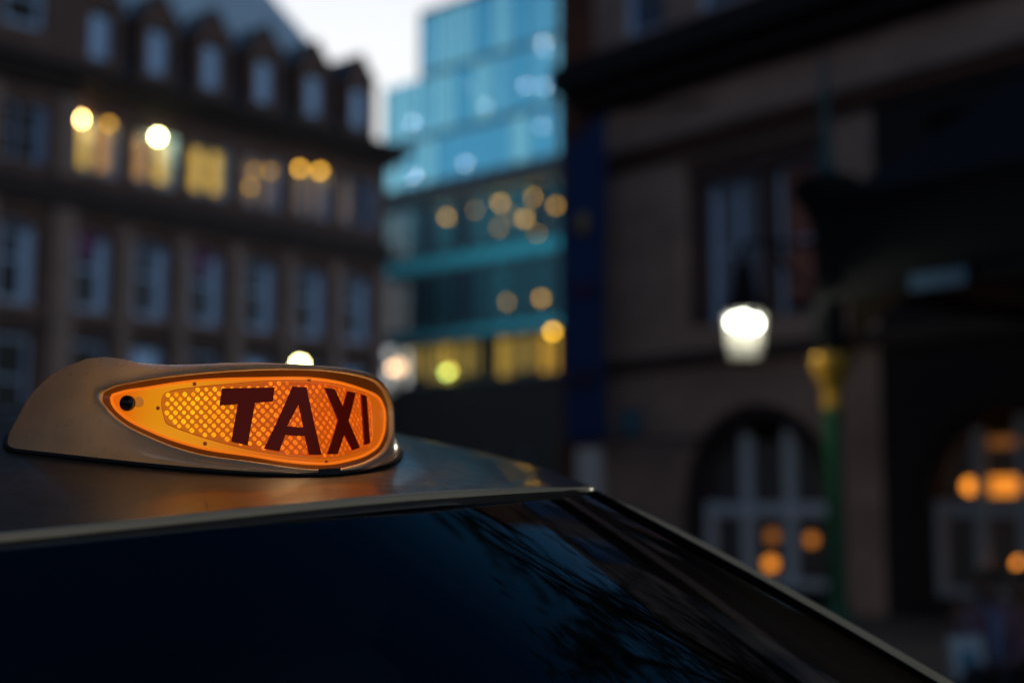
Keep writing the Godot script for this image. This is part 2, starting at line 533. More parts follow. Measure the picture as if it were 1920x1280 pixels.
# ------------------------------------------------------------------ right: arcaded building
func arch_fill(b: MB, cx: float, r: float, spring: float, top: float, x0: float, x1: float, z1: float, z0: float) -> void:
	var n := 28
	for i in n:
		var xa := x0 + (x1 - x0) * i / n
		var xb := x0 + (x1 - x0) * (i + 1) / n
		var ya := spring + sqrt(maxf(0.0, r * r - (xa - cx) * (xa - cx)))
		var yb := spring + sqrt(maxf(0.0, r * r - (xb - cx) * (xb - cx)))
		b.quad(Vector3(xa, top, z1), Vector3(xb, top, z1), Vector3(xb, yb, z1), Vector3(xa, ya, z1))
		b.quad(Vector3(xa, ya, z1), Vector3(xb, yb, z1), Vector3(xb, yb, z0), Vector3(xa, ya, z0))

func arch_ring(b: MB, cx: float, spring: float, r0: float, r1: float, z1: float, z0: float, foot: float) -> void:
	var prof := []
	for k in 31:
		var q := PI * (1.0 - k / 30.0)
		prof.append([Vector2(cos(q), sin(q)), spring])
	var rows := [PackedVector3Array(), PackedVector3Array(), PackedVector3Array(), PackedVector3Array()]
	for s in [0] + range(31) + [32]:
		pass
	for k in range(-1, 32):
		var d: Vector2 = prof[clampi(k, 0, 30)][0]
		var y: float = spring if k >= 0 and k <= 30 else foot
		rows[0].append(Vector3(cx + d.x * r1, y + d.y * r1, z0))
		rows[1].append(Vector3(cx + d.x * r1, y + d.y * r1, z1))
		rows[2].append(Vector3(cx + d.x * r0, y + d.y * r0, z1))
		rows[3].append(Vector3(cx + d.x * r0, y + d.y * r0, z0))
	b.grid(rows, false, false)

func right_building() -> void:
	var t := thing("arcaded_stone_building", "dark grey stone building on the right with round arched windows at street level", "building")
	t.transform = FR
	var b := MB.new(false)
	# street level with two round arches
	wall(b, -4.2, 2.3, 0.0, 4.2, [[-2.0, 1.5, 0.0, 3.6]], 0.0, -0.6)
	arch_fill(b, -0.25, 1.75, 1.72, 3.6, -2.0, 1.5, 0.0, -0.6)
	# the storey above, with a wide recess for a pair of windows
	wall(b, -4.2, 2.3, 4.45, 9.2, [[-1.85, 1.5, 4.9, 7.85]], 0.0, -0.6)
	wall(b, -4.2, 24.0, 10.1, 13.6, [[-3.4, -2.3, 10.6, 13.2], [-1.5, -0.4, 10.6, 13.2], [0.4, 1.5, 10.6, 13.2], [2.3, 3.4, 10.6, 13.2]], -0.1, -0.6)
	b.box(Vector3(-3.9, 6.8, -4.9), Vector3(0.6, 13.6, 8.6))
	obj("wall", b, M.grey_stone, t)
	b = MB.new(false)
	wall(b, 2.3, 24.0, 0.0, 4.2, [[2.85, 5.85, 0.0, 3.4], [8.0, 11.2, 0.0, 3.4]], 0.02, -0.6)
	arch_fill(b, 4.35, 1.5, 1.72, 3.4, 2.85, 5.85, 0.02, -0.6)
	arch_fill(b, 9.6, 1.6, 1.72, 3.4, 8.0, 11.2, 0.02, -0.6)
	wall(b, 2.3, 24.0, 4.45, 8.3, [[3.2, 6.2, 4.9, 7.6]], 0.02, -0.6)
	obj("dark_wall", b, M.black_stone, t)
	bx("frieze", Vector3(13.1, 8.78, -0.2), Vector3(21.6, 0.84, 0.44), M.grey_stone, t)
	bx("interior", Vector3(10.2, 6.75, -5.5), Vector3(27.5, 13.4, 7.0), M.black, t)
	bx("string_course", Vector3(9.9, 4.33, -0.2), Vector3(28.3, 0.25, 0.7), M.stone_dark, t)
	bx("cornice", Vector3(9.9, 9.42, 0.05), Vector3(28.4, 0.3, 0.9), M.black_stone, t)
	bx("cornice", Vector3(9.9, 9.82, 0.2), Vector3(28.6, 0.5, 1.3), M.black_stone, t)
	for k in 3:
		bx("moulding", Vector3(9.9, 8.02 + 0.14 * k, 0.05), Vector3(28.2, 0.09, 0.14 + 0.05 * k), M.red_stone if k == 1 else M.stone_dark, t)
	# upper windows
	for x in [-2.85, -0.95, 0.95, 2.85]:
		window(t, Vector3(x, 11.9, -0.3), 1.08, 2.58, M.frame, M.blue_glass, 1)
	# the paired window
	b = MB.new(false)
	b.box(Vector3(-0.1, 6.4, -0.42), Vector3(0.3, 3.0, 0.3))
	b.box(Vector3(-1.7, 6.4, -0.35), Vector3(0.3, 2.9, 0.34))
	b.box(Vector3(1.36, 6.4, -0.35), Vector3(0.28, 2.9, 0.34))
	b.box(Vector3(-0.15, 7.66, -0.35), Vector3(2.8, 0.38, 0.36))
	obj("window_surround", b, mottled(Color(0.10, 0.06, 0.06), 0.3, 0.3, 0.9, 21), t)
	var pale := mat(Color(0.26, 0.30, 0.40), 0.35, 0.2)
	var o := window(t, Vector3(-0.86, 6.2, -0.46), 1.24, 2.6, M.frame, pale, 1, 1, 0.08)
	o = window(t, Vector3(0.62, 6.2, -0.46), 1.2, 2.6, M.frame, M.dark_glass, 1, 0, 0.08)
	bx("curtain", Vector3(0.0, 0.1, -0.012), Vector3(0.9, 2.2, 0.02), mat(Color(0.35, 0.14, 0.12)), o)
	bx("wall_panel", Vector3(-3.0, 6.1, 0.02), Vector3(0.9, 2.2, 0.05), M.stone_light, t)
	# arched shop windows, set back in dark reveals
	for cfg in [[-0.25, 1.75, 1.45, [-0.54, 0.39]], [4.35, 1.5, 1.42, [-0.67, 0.03, 0.73]], [9.6, 1.6, 1.45, [-0.47, 0.47]]]:
		var cx: float = cfg[0]
		b = MB.new()
		arch_ring(b, cx, 1.72, cfg[2], cfg[1] + 0.002, -0.12, -0.62, 0.1)
		obj("archivolt", b, mottled(Color(0.035, 0.022, 0.028), 0.3, 0.3, 0.8, 22) if cx < 0 else M.black_stone, t)
		var wb := MB.new(false)
		var r: float = cfg[2] - 0.06
		for x in cfg[3]:
			wb.box(Vector3(cx + x, (0.46 + 1.72 + sqrt(r * r - x * x)) / 2.0, -0.42), Vector3(0.16, 1.26 + sqrt(r * r - x * x), 0.12))
		for x in [-r, r]:
			wb.box(Vector3(cx + x, 1.1, -0.42), Vector3(0.13, 1.5, 0.12))
		var xs: Array = [-r] + cfg[3] + [r]
		for k in xs.size() - 1:
			var w: float = xs[k + 1] - xs[k] - 0.17
			wb.box(Vector3(cx + (xs[k] + xs[k + 1]) / 2.0, 1.72, -0.42), Vector3(w, 0.2, 0.13))
			wb.box(Vector3(cx + (xs[k] + xs[k + 1]) / 2.0, 0.52, -0.42), Vector3(w, 0.12, 0.14))
		bx("plinth", Vector3(cx, 0.22, -0.38), Vector3(2.0 * r + 0.1, 0.44, 0.34), M.black_stone, t)
		var o2 := obj("arched_window", wb, M.white_frame if cx < 0 else mat(Color(0.36, 0.41, 0.5), 0.5), t)
		for k in xs.size() - 1:
			bx("pane", Vector3(cx + (xs[k] + xs[k + 1]) / 2.0, 1.72, -0.45), Vector3(xs[k + 1] - xs[k] - 0.16, 2.3, 0.012), M.pane, o2)
		bx("shop_interior", Vector3(cx, 1.7, -1.9), Vector3(3.0, 3.2, 0.1), mat(Color(0.02, 0.011, 0.008)), t)
	var orange := Color(1.0, 0.30, 0.02)
	for l in [[-0.72, 0.80, -0.9, 0.16, 1.7], [-0.72, 1.27, -0.95, 0.15, 0.4], [0.17, 1.22, -0.9, 0.14, 0.75], [3.2, 2.07, -0.9, 0.16, 2.6], [3.98, 0.92, -0.9, 0.13, 4.0], [4.05, 2.08, -0.84, 0.11, 3.0]]:
		bulb(t, "shop_lamp", Vector3(l[0], l[1], l[2]), l[3] * 0.7, orange, l[4] * 1.1)
	bx("shop_lamp_panel", Vector3(3.88, 2.07, -1.0), Vector3(0.78, 0.28, 0.06), glow(orange, 1.3), t)
	bx("shop_lamp_panel", Vector3(3.88, 2.72, -1.0), Vector3(0.78, 0.16, 0.06), glow(orange, 0.2), t)
	bx("red_sign", Vector3(0.85, 1.98, -0.7), Vector3(0.4, 0.2, 0.04), mat(Color(0.6, 0.02, 0.04)), t)

func other_buildings() -> void:
	# a red sandstone block seen in the slit between the glass block and the arcaded building
	var t := thing("red_sandstone_building", "narrow strip of red sandstone building between the glass block and the arcaded one", "building")
	t.transform = FR
	var b := MB.new(false)
	wall(b, -6.25, -4.21, 0.0, 24.0, [[-5.3, -4.5, 12.0, 14.2], [-5.3, -4.5, 16.0, 18.2]], -1.0, -9.0)
	obj("wall", b, M.red_stone, t)
	for y in [13.1, 17.1]:
		window(t, Vector3(-4.9, y, -1.3), 0.8, 2.2, M.frame, M.dark_glass)
	bx("cornice", Vector3(-5.2, 24.1, -4.8), Vector3(2.6, 0.4, 9.0), M.stone_dark, t)
	# unseen blocks added to shade the street and darken the reflections
	for d in [["added_shade_block", "plain unseen block added on the left to shade the street and reflections", Vector3(-35.0, 0, -5.0), Vector3(28.0, 24.0, 54.0)], ["added_shade_block", "plain unseen block added behind the camera, kept low to let sky light in", Vector3(4.0, 0, 31.0), Vector3(60.0, 6.0, 16.0)], ["added_shade_block", "plain unseen block added on the right to shape light and reflections", Vector3(36.0, 0, 10.0), Vector3(26.0, 7.0, 30.0)], ["added_rear_block", "plain unseen block added behind the left corner block to darken reflections", Vector3(-52.0, 0, -104.0), Vector3(40.0, 22.0, 40.0)]]:
		t = thing(d[0], d[1], "building", "", d[2])
		bx("wall", Vector3(0, d[3].y / 2.0, 0), d[3], M.stone, t)
		bx("roof", Vector3(0, d[3].y + 0.3, 0), Vector3(d[3].x + 0.6, 0.6, d[3].z + 0.6), M.slate, t)

func canopy() -> void:
	var t := thing("iron_canopy", "dark iron entrance canopy reaching right from the lamp column", "canopy")
	t.transform = Transform3D(FR.basis, Vector3(3.39, 0, -15))
	bx("fascia", Vector3(4.3, 4.45, 0.0), Vector3(8.2, 0.95, 0.14), M.iron, t)
	bx("fascia", Vector3(0.2, 4.45, -2.95), Vector3(0.14, 0.95, 5.7), M.iron, t)
	for y in [3.95, 4.95]:
		bx("moulding", Vector3(4.35, y, 0.07), Vector3(8.5, 0.1, 0.18), M.iron, t)
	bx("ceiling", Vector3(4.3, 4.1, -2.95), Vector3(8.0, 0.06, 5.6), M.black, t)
	var b := MB.new(false)
	var e := [Vector3(0.1, 4.95, 0.12), Vector3(8.5, 4.95, 0.12), Vector3(8.5, 4.95, -5.8), Vector3(0.1, 4.95, -5.8)]
	var r := [Vector3(1.6, 7.0, -2.6), Vector3(8.5, 7.0, -2.6)]
	b.quad(r[0], r[1], e[1], e[0])
	b.quad(r[1], r[0], e[3], e[2])
	b.tri(e[3], r[0], e[0])
	obj("canopy_roof", b, mat(Color(0.006, 0.008, 0.012), 0.75), t)
	for x0 in [0.25, 4.0]:   # arched brackets under the fascia
		b = MB.new()
		var rows := [PackedVector3Array(), PackedVector3Array()]
		for k in 17:
			var q := PI / 2 * k / 16.0
			rows[0].append(Vector3(x0 + 1.3 * (1.0 - cos(q)), 4.0, 0.0))
			rows[1].append(Vector3(x0 + 1.3 * (1.0 - cos(q)), 3.1 + 0.85 * sin(q), 0.0))
		b.grid(rows, false, false)
		obj("spandrel", b, mat(Color(0.014, 0.009, 0.006), 0.8, 0.0, 0.2), t)
	for x in [4.0, 8.0]:
		b = MB.new()
		b.lathe([[0.12, 0.0], [0.12, 0.4], [0.085, 0.5], [0.08, 4.0]], 16, Vector3(x, 0, 0))
		obj("column", b, M.iron, t)
	bx("plaque", Vector3(1.45, 3.96, 0.17), Vector3(0.62, 0.16, 0.05), mat(Color(0.10, 0.22, 0.36), 0.4), t)  # added panel, its blue colour standing in for a sky highlight

func post(t: Node3D, called: String, prof: Array, m: Material, n := 20) -> MeshInstance3D:
	var b := MB.new()
	b.lathe(prof, n)
	return obj(called, b, m, t)

func lamps() -> void:
	var t := thing("lamp_column", "green iron column with gold capital and a glowing white lantern hung on its arm", "street lamp", "", Vector3(3.39, 0, -15))
	var green := mottled(Color(0.012, 0.115, 0.045), 0.35, 2.0, 0.45, 63)
	var gold := mat(Color(0.62, 0.34, 0.04), 0.35, 0.35)
	post(t, "base", [[0.0, 0.0], [0.24, 0.0], [0.24, 0.25], [0.15, 0.4], [0.13, 0.75], [0.105, 0.8]], green)
	post(t, "shaft", [[0.10, 0.8], [0.088, 2.78]], green)
	post(t, "capital", [[0.09, 2.76], [0.115, 2.80], [0.095, 2.85], [0.10, 2.98], [0.15, 3.1], [0.21, 3.22], [0.20, 3.27], [0.23, 3.32], [0.17, 3.36], [0.0, 3.37]], gold)
	post(t, "upper_column", [[0.15, 3.35], [0.16, 3.6], [0.145, 4.3], [0.17, 4.7], [0.24, 4.92], [0.36, 5.06], [0.38, 5.16], [0.33, 5.24], [0.16, 5.3], [0.0, 5.31]], M.iron)
	post(t, "finial", [[0.12, 5.3], [0.07, 5.45], [0.085, 5.55], [0.06, 5.62], [0.05, 6.1], [0.075, 6.16], [0.04, 6.22], [0.03, 6.5], [0.0, 6.68]], mat(Color(0.03, 0.11, 0.13), 0.35))
	var b := MB.new()
	b.tube([Vector3(-0.12, 4.53, 0), Vector3(-0.6, 4.56, 0), Vector3(-0.92, 4.53, 0)], [0.035, 0.03, 0.03], 10)
	b.tube([Vector3(-0.12, 4.05, 0), Vector3(-0.3, 4.12, 0), Vector3(-0.48, 4.3, 0), Vector3(-0.55, 4.54, 0)], [0.025], 8)
	obj("arm", b, M.iron, t)
	var c := Vector3(-0.915, 0, 0)
	# hanging lantern
	b = MB.new()
	b.lathe([[0.02, 4.55], [0.05, 4.45], [0.03, 4.38], [0.09, 4.28], [0.12, 4.12], [0.14, 3.98], [0.235, 3.84], [0.245, 3.80], [0.2, 3.79]].map(func(p): return [p[0], p[1]]), 16, c)
	obj("lantern_top", b, M.iron, t)
	b = MB.new(false)
	b.lathe([[0.155, 3.30], [0.215, 3.79]], 8, c)
	var milk := glow(Color(0.80, 0.85, 0.74), 0.30, Color(0.5, 0.5, 0.48))
	milk.transparency = BaseMaterial3D.TRANSPARENCY_ALPHA
	milk.albedo_color.a = 0.13
	obj("lantern_glass", b, milk, t)
	b = MB.new()
	for i in 8:
		var a := TAU * i / 8.0
		b.tube([c + Vector3(cos(a) * 0.157, 3.29, sin(a) * 0.157), c + Vector3(cos(a) * 0.218, 3.80, sin(a) * 0.218)], [0.007], 5)
	b.lathe([[0.0, 3.25], [0.1, 3.26], [0.165, 3.28], [0.165, 3.31], [0.15, 3.31]], 16, c)
	obj("lantern_cage", b, M.iron, t)
	for p in [Vector3(-0.11, 3.70, 0.03), Vector3(0.0, 3.73, -0.03), Vector3(0.11, 3.68, 0.03)]:
		b = MB.new()
		b.ball(c + p, 0.06)
		obj("bulb", b, glow(Color(0.95, 1.0, 0.80), 26.0), t)
	lamp_light(t.position + c + Vector3(0, 3.70, 0.03), Color(1.0, 0.93, 0.70), 1.7, 0.05)
	# lamps further off
	for l in [[560.0, 685.0, 36.0, 0.11, Color(1.0, 0.92, 0.40), 40.0, "yellow globe street lamp just above the taxi sign"], [746.0, 690.0, 60.0, 0.24, Color(1.0, 0.6, 0.28), 3.2, "peach coloured globe lamp right of the taxi sign"]]:
		var x: float = (l[0] - 960.0) / 2667.0 * l[2]
		var h: float = EYE + (955.0 - l[1]) / 2667.0 * l[2] * 1.005
		t = thing("street_lamp", l[6], "street lamp", "", Vector3(x, 0, -l[2]))
		post(t, "pole", [[0.0, 0.0], [0.14, 0.0], [0.12, 0.5], [0.06, 0.7], [0.045, h - l[3]]], M.iron, 12)
		bulb(t, "lamp_globe", Vector3(0, h, 0), l[3], l[4], l[5])

func street_things() -> void:
	# blue banner on two poles beside the corner of the arcaded building
	var t := thing("banner", "tall deep blue banner hanging beside the corner of the arcaded building", "banner", "", Vector3(1.68, 0, -24.9))
	t.basis = Basis(Vector3(0.44, 0, 0.898).normalized(), Vector3.UP, Vector3(-0.898, 0, 0.44).normalized())
	var b := MB.new()
	var rows := []
	for k in 25:
		var v := k / 24.0
		var row := PackedVector3Array()
		for i in 13:
			var u := i / 12.0
			row.append(Vector3(-1.56 * (1.0 - u), lerpf(8.65 + 0.35 * (u - 0.5), 2.95, v), 0.05 * sin(u * 5.0 + v * 3.0) * sin(PI * v)))
		rows.append(row)
	b.grid(rows, false, false)
	obj("cloth", b, mat(Color(0.01, 0.06, 0.23), 0.8), t)
	for y in [8.7, 2.93]:
		b = MB.new()
		b.tube([Vector3(-1.66, y - 0.0, 0), Vector3(0.1, y + (0.15 if y > 5 else 0.0), 0), Vector3(1.2, y + (0.15 if y > 5 else 0.0), -1.4)], [0.03], 8)
		obj("pole", b, M.iron, t)
	var ring := MB.new()
	ring.tube([Vector3(-0.78, 6.9, 0.06), Vector3(-0.78, 6.9, 0.075)], [0.22], 20)
	obj("emblem", ring, mat(Color(0.45, 0.33, 0.12), 0.7), t)
	bx("print_band", Vector3(-0.8, 5.7, 0.075), Vector3(0.9, 0.22, 0.012), mat(Color(0.07, 0.03, 0.12), 0.7), t)
	bx("print_band", Vector3(-0.8, 4.1, 0.075), Vector3(1.0, 0.3, 0.012), mat(Color(0.03, 0.03, 0.10), 0.7), t)
	# plaque
	t = thing("wall_plaque", "small pale blue plaque on the wall left of the first arch", "plaque")
	t.transform = FR
	bx("backboard", Vector3(-3.16, 3.3, 0.03), Vector3(0.52, 0.46, 0.05), mat(Color(0.10, 0.24, 0.36), 0.5), t)
	bx("rim", Vector3(-3.16, 3.3, 0.02), Vector3(0.58, 0.52, 0.03), M.iron, t)
	# notice board
	t = thing("notice_board", "white notice board on posts below the blue banner", "notice board", "", Vector3(1.28, 0, -23.6))
	bx("panel", Vector3(0, 2.1, 0), Vector3(0.42, 1.25, 0.05), mat(Color(0.5, 0.5, 0.55), 0.6), t)
	for s in [-0.2, 0.2]:
		bx("post", Vector3(s, 1.35, -0.05), Vector3(0.05, 2.7, 0.05), M.iron, t)
	# bench for the two people
	t = thing("bench", "dark bench under the two seated people at the lower right", "bench", "", Vector3(3.75, 0, -11.0))
	bx("seat", Vector3(0.15, 0.40, 0), Vector3(1.6, 0.06, 0.42), M.iron, t)
	for s in [-0.55, 0.85]:
		bx("leg", Vector3(s, 0.185, 0), Vector3(0.08, 0.37, 0.38), M.iron, t)
	# shopping bag
	t = thing("shopping_bag", "white and blue shopping bag held beside the person in pink", "bag", "", Vector3(3.42, 0.43, -10.9))
	b = MB.new(false)
	b.box(Vector3(0, 0.17, 0), Vector3(0.24, 0.34, 0.11), Basis(Vector3.BACK, 0.08))
	obj("body", b, mat(Color(0.60, 0.70, 0.78), 0.6), t)
	b = MB.new(false)
	b.box(Vector3(0, 0.18, 0.058), Vector3(0.13, 0.14, 0.004), Basis(Vector3.BACK, 0.08))
	obj("print_patch", b, mat(Color(0.10, 0.30, 0.45), 0.6), t)
	b = MB.new()
	b.tube([Vector3(-0.07, 0.33, 0.02), Vector3(-0.05, 0.45, 0.02), Vector3(0.03, 0.46, 0.02), Vector3(0.05, 0.34, 0.02)], [0.006], 6)
	obj("handle", b, M.frame, t)

# ------------------------------------------------------------------ people: one smooth body each, meshed from joined capsules
func body_mesh(bones: Array, cell: float) -> ArrayMesh:   # bones: [from, to, radius, radius, colour]
	var lo := Vector3.ONE * 9.0
	var hi := Vector3.ONE * -9.0
	for q in bones:
		var r := maxf(q[2], q[3]) + 0.06
		for p in [q[0], q[1]]:
			lo = lo.min(p - Vector3.ONE * r)
			hi = hi.max(p + Vector3.ONE * r)
	var n := Vector3i(((hi - lo) / cell).ceil()) + Vector3i.ONE * 2
	var acc := PackedFloat32Array()
	acc.resize(n.x * n.y * n.z)
	var tint := PackedColorArray()
	tint.resize(acc.size())
	const K := 55.0
	for q in bones:
		var a: Vector3 = q[0]
		var e: Vector3 = q[1] - q[0]
		var l2 := maxf(e.length_squared(), 1e-9)
		var r := maxf(q[2], q[3]) + 0.055
		var p0 := Vector3i(((a.min(q[1]) - Vector3.ONE * r - lo) / cell).floor()).max(Vector3i.ZERO)
		var p1 := Vector3i(((a.max(q[1]) + Vector3.ONE * r - lo) / cell).ceil()).min(n - Vector3i.ONE)
		for z in range(p0.z, p1.z + 1):
			for y in range(p0.y, p1.y + 1):
				for x in range(p0.x, p1.x + 1):
					var p := lo + Vector3(x, y, z) * cell
					var w := clampf((p - a).dot(e) / l2, 0.0, 1.0)
					var v := exp(-K * ((p - a - e * w).length() - lerpf(q[2], q[3], w)))
					var k := x + n.x * (y + n.y * z)
					acc[k] += v
					tint[k] += (q[4] as Color) * v
	var b := SurfaceTool.new()
	b.begin(Mesh.PRIMITIVE_TRIANGLES)
	var at := {}
	var count := 0
	for z in n.z - 1:
		for y in n.y - 1:
			for x in n.x - 1:
				var sum := Vector3.ZERO
				var m := 0
				var base := x + n.x * (y + n.y * z)
				var first := acc[base] > 1.0
				var mixed := false
				for c in range(1, 8):
					if (acc[base + (c & 1) + n.x * ((c >> 1 & 1) + n.y * (c >> 2))] > 1.0) != first:
						mixed = true
						break
				if not mixed:
					continue
				var col := Color(0, 0, 0, 0)
				for c in 8:
					var o := Vector3i(c & 1, c >> 1 & 1, c >> 2)
					var k := base + o.x + n.x * (o.y + n.y * o.z)
					col += tint[k]
					for ax in 3:
						if o[ax] == 0:
							var o2 := o
							o2[ax] = 1
							var k2 := base + o2.x + n.x * (o2.y + n.y * o2.z)
							if (acc[k] > 1.0) != (acc[k2] > 1.0):
								var fa := -log(maxf(acc[k], 1e-20)) / K
								var fb := -log(maxf(acc[k2], 1e-20)) / K
								sum += Vector3(o).lerp(Vector3(o2), fa / (fa - fb))
								m += 1
				at[base] = count
				count += 1
				col = col / maxf(col.a, 1e-9)
				b.set_color(col)
				b.set_smooth_group(0)
				b.add_vertex(lo + (Vector3(x, y, z) + sum / m) * cell)
	var step := [1, n.x, n.x * n.y]
	for z in range(1, n.z - 1):
		for y in range(1, n.y - 1):
			for x in range(1, n.x - 1):
				var k := x + n.x * (y + n.y * z)
				for ax in 3:
					if (acc[k] > 1.0) != (acc[k + step[ax]] > 1.0):
						var u: int = step[(ax + 1) % 3]
						var w: int = step[(ax + 2) % 3]
						var f := [k - u - w, k - w, k, k - u]
						if not (at.has(f[0]) and at.has(f[1]) and at.has(f[2]) and at.has(f[3])):
							continue
						var o := [0, 1, 2, 0, 2, 3] if acc[k] < 1.0 else [0, 2, 1, 0, 3, 2]
						for i in o:
							b.add_index(at[f[i]])
	b.generate_normals()
	return b.commit()

func seated(label: String, at: Vector3, turn: float, shirt: Color, legs: Color, lean: float, arm: Vector3) -> Node3D:
	var t := thing("person", label, "person", "", at)
	t.rotation.y = turn
	var skin := Color(0.32, 0.17, 0.11)
	var hip := Vector3(0, 0.50, 0)
	var chest := Vector3(0, 0.82, lean * 0.5)
	var neck := Vector3(0, 1.0, lean * 0.8)
	var head := Vector3(0, 1.13, lean + 0.03)
	var bones := [[hip, Vector3(0, 0.66, lean * 0.25), 0.145, 0.135, shirt], [Vector3(0, 0.66, lean * 0.25), chest, 0.13, 0.15, shirt], [neck - Vector3(0, 0.04, 0), head - Vector3(0, 0.03, 0), 0.055, 0.055, skin], [head, head + Vector3(0, 0.05, -0.012), 0.088, 0.09, skin], [head + Vector3(0, -0.045, 0.03), head + Vector3(0, -0.06, 0.05), 0.05, 0.035, skin], [head + Vector3(0, 0.0, 0.09), head + Vector3(0, -0.02, 0.1), 0.014, 0.016, skin]]
	for s in [-1, 1]:
		var sh := Vector3(s * 0.175, 0.93, lean * 0.65)
		var el := Vector3(s * 0.24, 0.68, lean * 0.5 + 0.06)
		var ha := Vector3(s * 0.1, 0.56, 0.30) if s > 0 else arm
		bones.append_array([[Vector3(0, 0.93, lean * 0.65), sh, 0.09, 0.075, shirt], [sh, el, 0.066, 0.05, shirt], [el, ha, 0.048, 0.034, shirt], [Vector3(s * 0.09, 0.5, 0.02), Vector3(s * 0.11, 0.49, 0.43), 0.095, 0.068, legs], [Vector3(s * 0.11, 0.49, 0.43), Vector3(s * 0.11, 0.1, 0.40), 0.062, 0.042, legs], [Vector3(s * 0.11, 0.05, 0.39), Vector3(s * 0.12, 0.04, 0.53), 0.045, 0.035, Color(0.02, 0.02, 0.02)]])
		var dir: Vector3 = (ha - el).normalized()
		var wide: Vector3 = dir.cross(Vector3.UP).normalized()
		bones.append([ha, ha + dir * 0.07, 0.034, 0.032, skin])
		for k in 4:
			var r: Vector3 = ha + dir * 0.075 + wide * (k - 1.5) * 0.02
			bones.append([r, r + dir * [0.05, 0.065, 0.06, 0.045][k] + Vector3(0, -0.02, 0), 0.009, 0.008, skin])
		bones.append([ha + dir * 0.02 + wide * 0.03, ha + dir * 0.06 + wide * 0.06, 0.011, 0.009, skin])
	var m := mat(Color.WHITE, 0.75)
	m.vertex_color_use_as_albedo = true
	obj("body", body_mesh(bones, 0.016), m, t)
	var b := MB.new()
	b.ball(head + Vector3(0, 0.055, -0.03), 0.108, Vector3(0.98, 1.0, 1.0), 18)
	b.ball(head + Vector3(0, -0.03, -0.06), 0.09, Vector3(1.0, 1.25, 0.75), 16)
	obj("hair", b, mat(Color(0.012, 0.009, 0.008), 0.6), t)
	for s in [-1, 1]:
		b = MB.new()
		b.ball(head + Vector3(s * 0.034, 0.022, 0.082), 0.011)
		obj("eye", b, mat(Color(0.2, 0.2, 0.2), 0.2), t)
	return t

func people() -> void:
	var p := seated("dark haired person in pink with a blue patterned scarf, seated with a shopping bag", Vector3(3.63, 0, -11.0), -0.35, Color(0.42, 0.21, 0.29), Color(0.03, 0.03, 0.045), 0.06, Vector3(-0.22, 0.88, 0.16))
	var b := MB.new()
	b.tube([Vector3(-0.09, 0.98, 0.0), Vector3(-0.02, 1.0, 0.12), Vector3(0.08, 0.99, 0.06), Vector3(0.08, 0.98, -0.03), Vector3(-0.03, 0.98, -0.04)], [0.045], 10, false, true)
	b.tube([Vector3(0.04, 0.96, 0.13), Vector3(0.05, 0.78, 0.18), Vector3(0.06, 0.58, 0.17)], [0.05, 0.06, 0.065], 10)
	obj("scarf", b, mottled(Color(0.22, 0.28, 0.48), 0.8, 9.0, 0.9, 31), p)
	var q := seated("person in an ochre brown coat seated at the right edge of the bench", Vector3(3.96, 0, -11.12), -0.6, Color(0.45, 0.19, 0.04), Color(0.05, 0.02, 0.015), 0.1, Vector3(-0.14, 0.58, 0.3))
	b = MB.new()
	b.tube([Vector3(-0.08, 0.99, 0.05), Vector3(0.0, 0.99, 0.15), Vector3(0.08, 0.99, 0.07), Vector3(0.0, 0.99, -0.03)], [0.04], 10, false, true)
	obj("collar", b, mat(Color(0.34, 0.17, 0.05), 0.9), q)

# ------------------------------------------------------------------ tree whose boughs hang over the street above the picture
func tree() -> void:
	var t := thing("street_tree", "leafy tree right of the picture whose boughs mirror in the windscreen", "tree", "", Vector3(5.6, 0, -8.6))
	var r := RandomNumberGenerator.new()
	r.seed = 41
	var wood := MB.new()
	var tips := []
	var todo := [[Vector3.ZERO, Vector3(0.0, 6.2, -0.3), 0.2, 0]]
	for k in 7:
		var a := PI * 0.72 + (k - 3) * 0.42
		todo.append([Vector3(0.0, 5.3 + 0.12 * k, -0.3), Vector3(cos(a) * (2.4 + 0.5 * (k % 3)), 7.9 + 0.35 * (k % 4), -sin(a) * 2.2 - 0.2), 0.07, 1])
	while todo:
		var q: Array = todo.pop_back()
		var a: Vector3 = q[0]
		var e: Vector3 = q[1]
		var mid := (a + e) / 2.0 + Vector3(r.randfn(), r.randfn(), r.randfn()) * 0.06 * (e - a).length()
		wood.tube([a, mid, e], [q[2], q[2] * 0.75, q[2] * 0.5], 6, false)
		if q[3] == 0 or q[3] >= 4:
			if q[3] >= 4:
				tips.append(e)
			continue
		for k in 4:
			var v := 0.35 + 0.2 * k
			var p := a.lerp(e, v) if v < 0.5 else mid.lerp(e, (v - 0.5) * 2.0)
			var d := ((e - a).normalized() + Vector3(r.randfn(), r.randfn() * 0.6, r.randfn()) * 0.75).normalized()
			todo.append([p, p + d * (e - a).length() * r.randf_range(0.36, 0.55), q[2] * 0.5, q[3] + 1])
	obj("trunk", wood, mat(Color(0.03, 0.022, 0.018), 0.9), t)
	var leaf := MB.new(false)
	for p in tips:
		for k in 6:
			var c: Vector3 = p + Vector3(r.randfn(), r.randfn(), r.randfn()) * 0.13
			var u := Vector3(r.randfn(), r.randfn(), r.randfn()).normalized() * 0.085
			var w := u.cross(Vector3(r.randfn(), r.randfn(), r.randfn())).normalized() * 0.05
			leaf.quad(c - u, c + w, c + u, c - w)
	var lm := mat(Color(0.03, 0.06, 0.015), 0.6)
	lm.backlight_enabled = true
	lm.backlight = Color(0.3, 0.3, 0.3)
	var o := obj("crown", leaf, lm, t)
	o.set_meta("kind", "stuff")

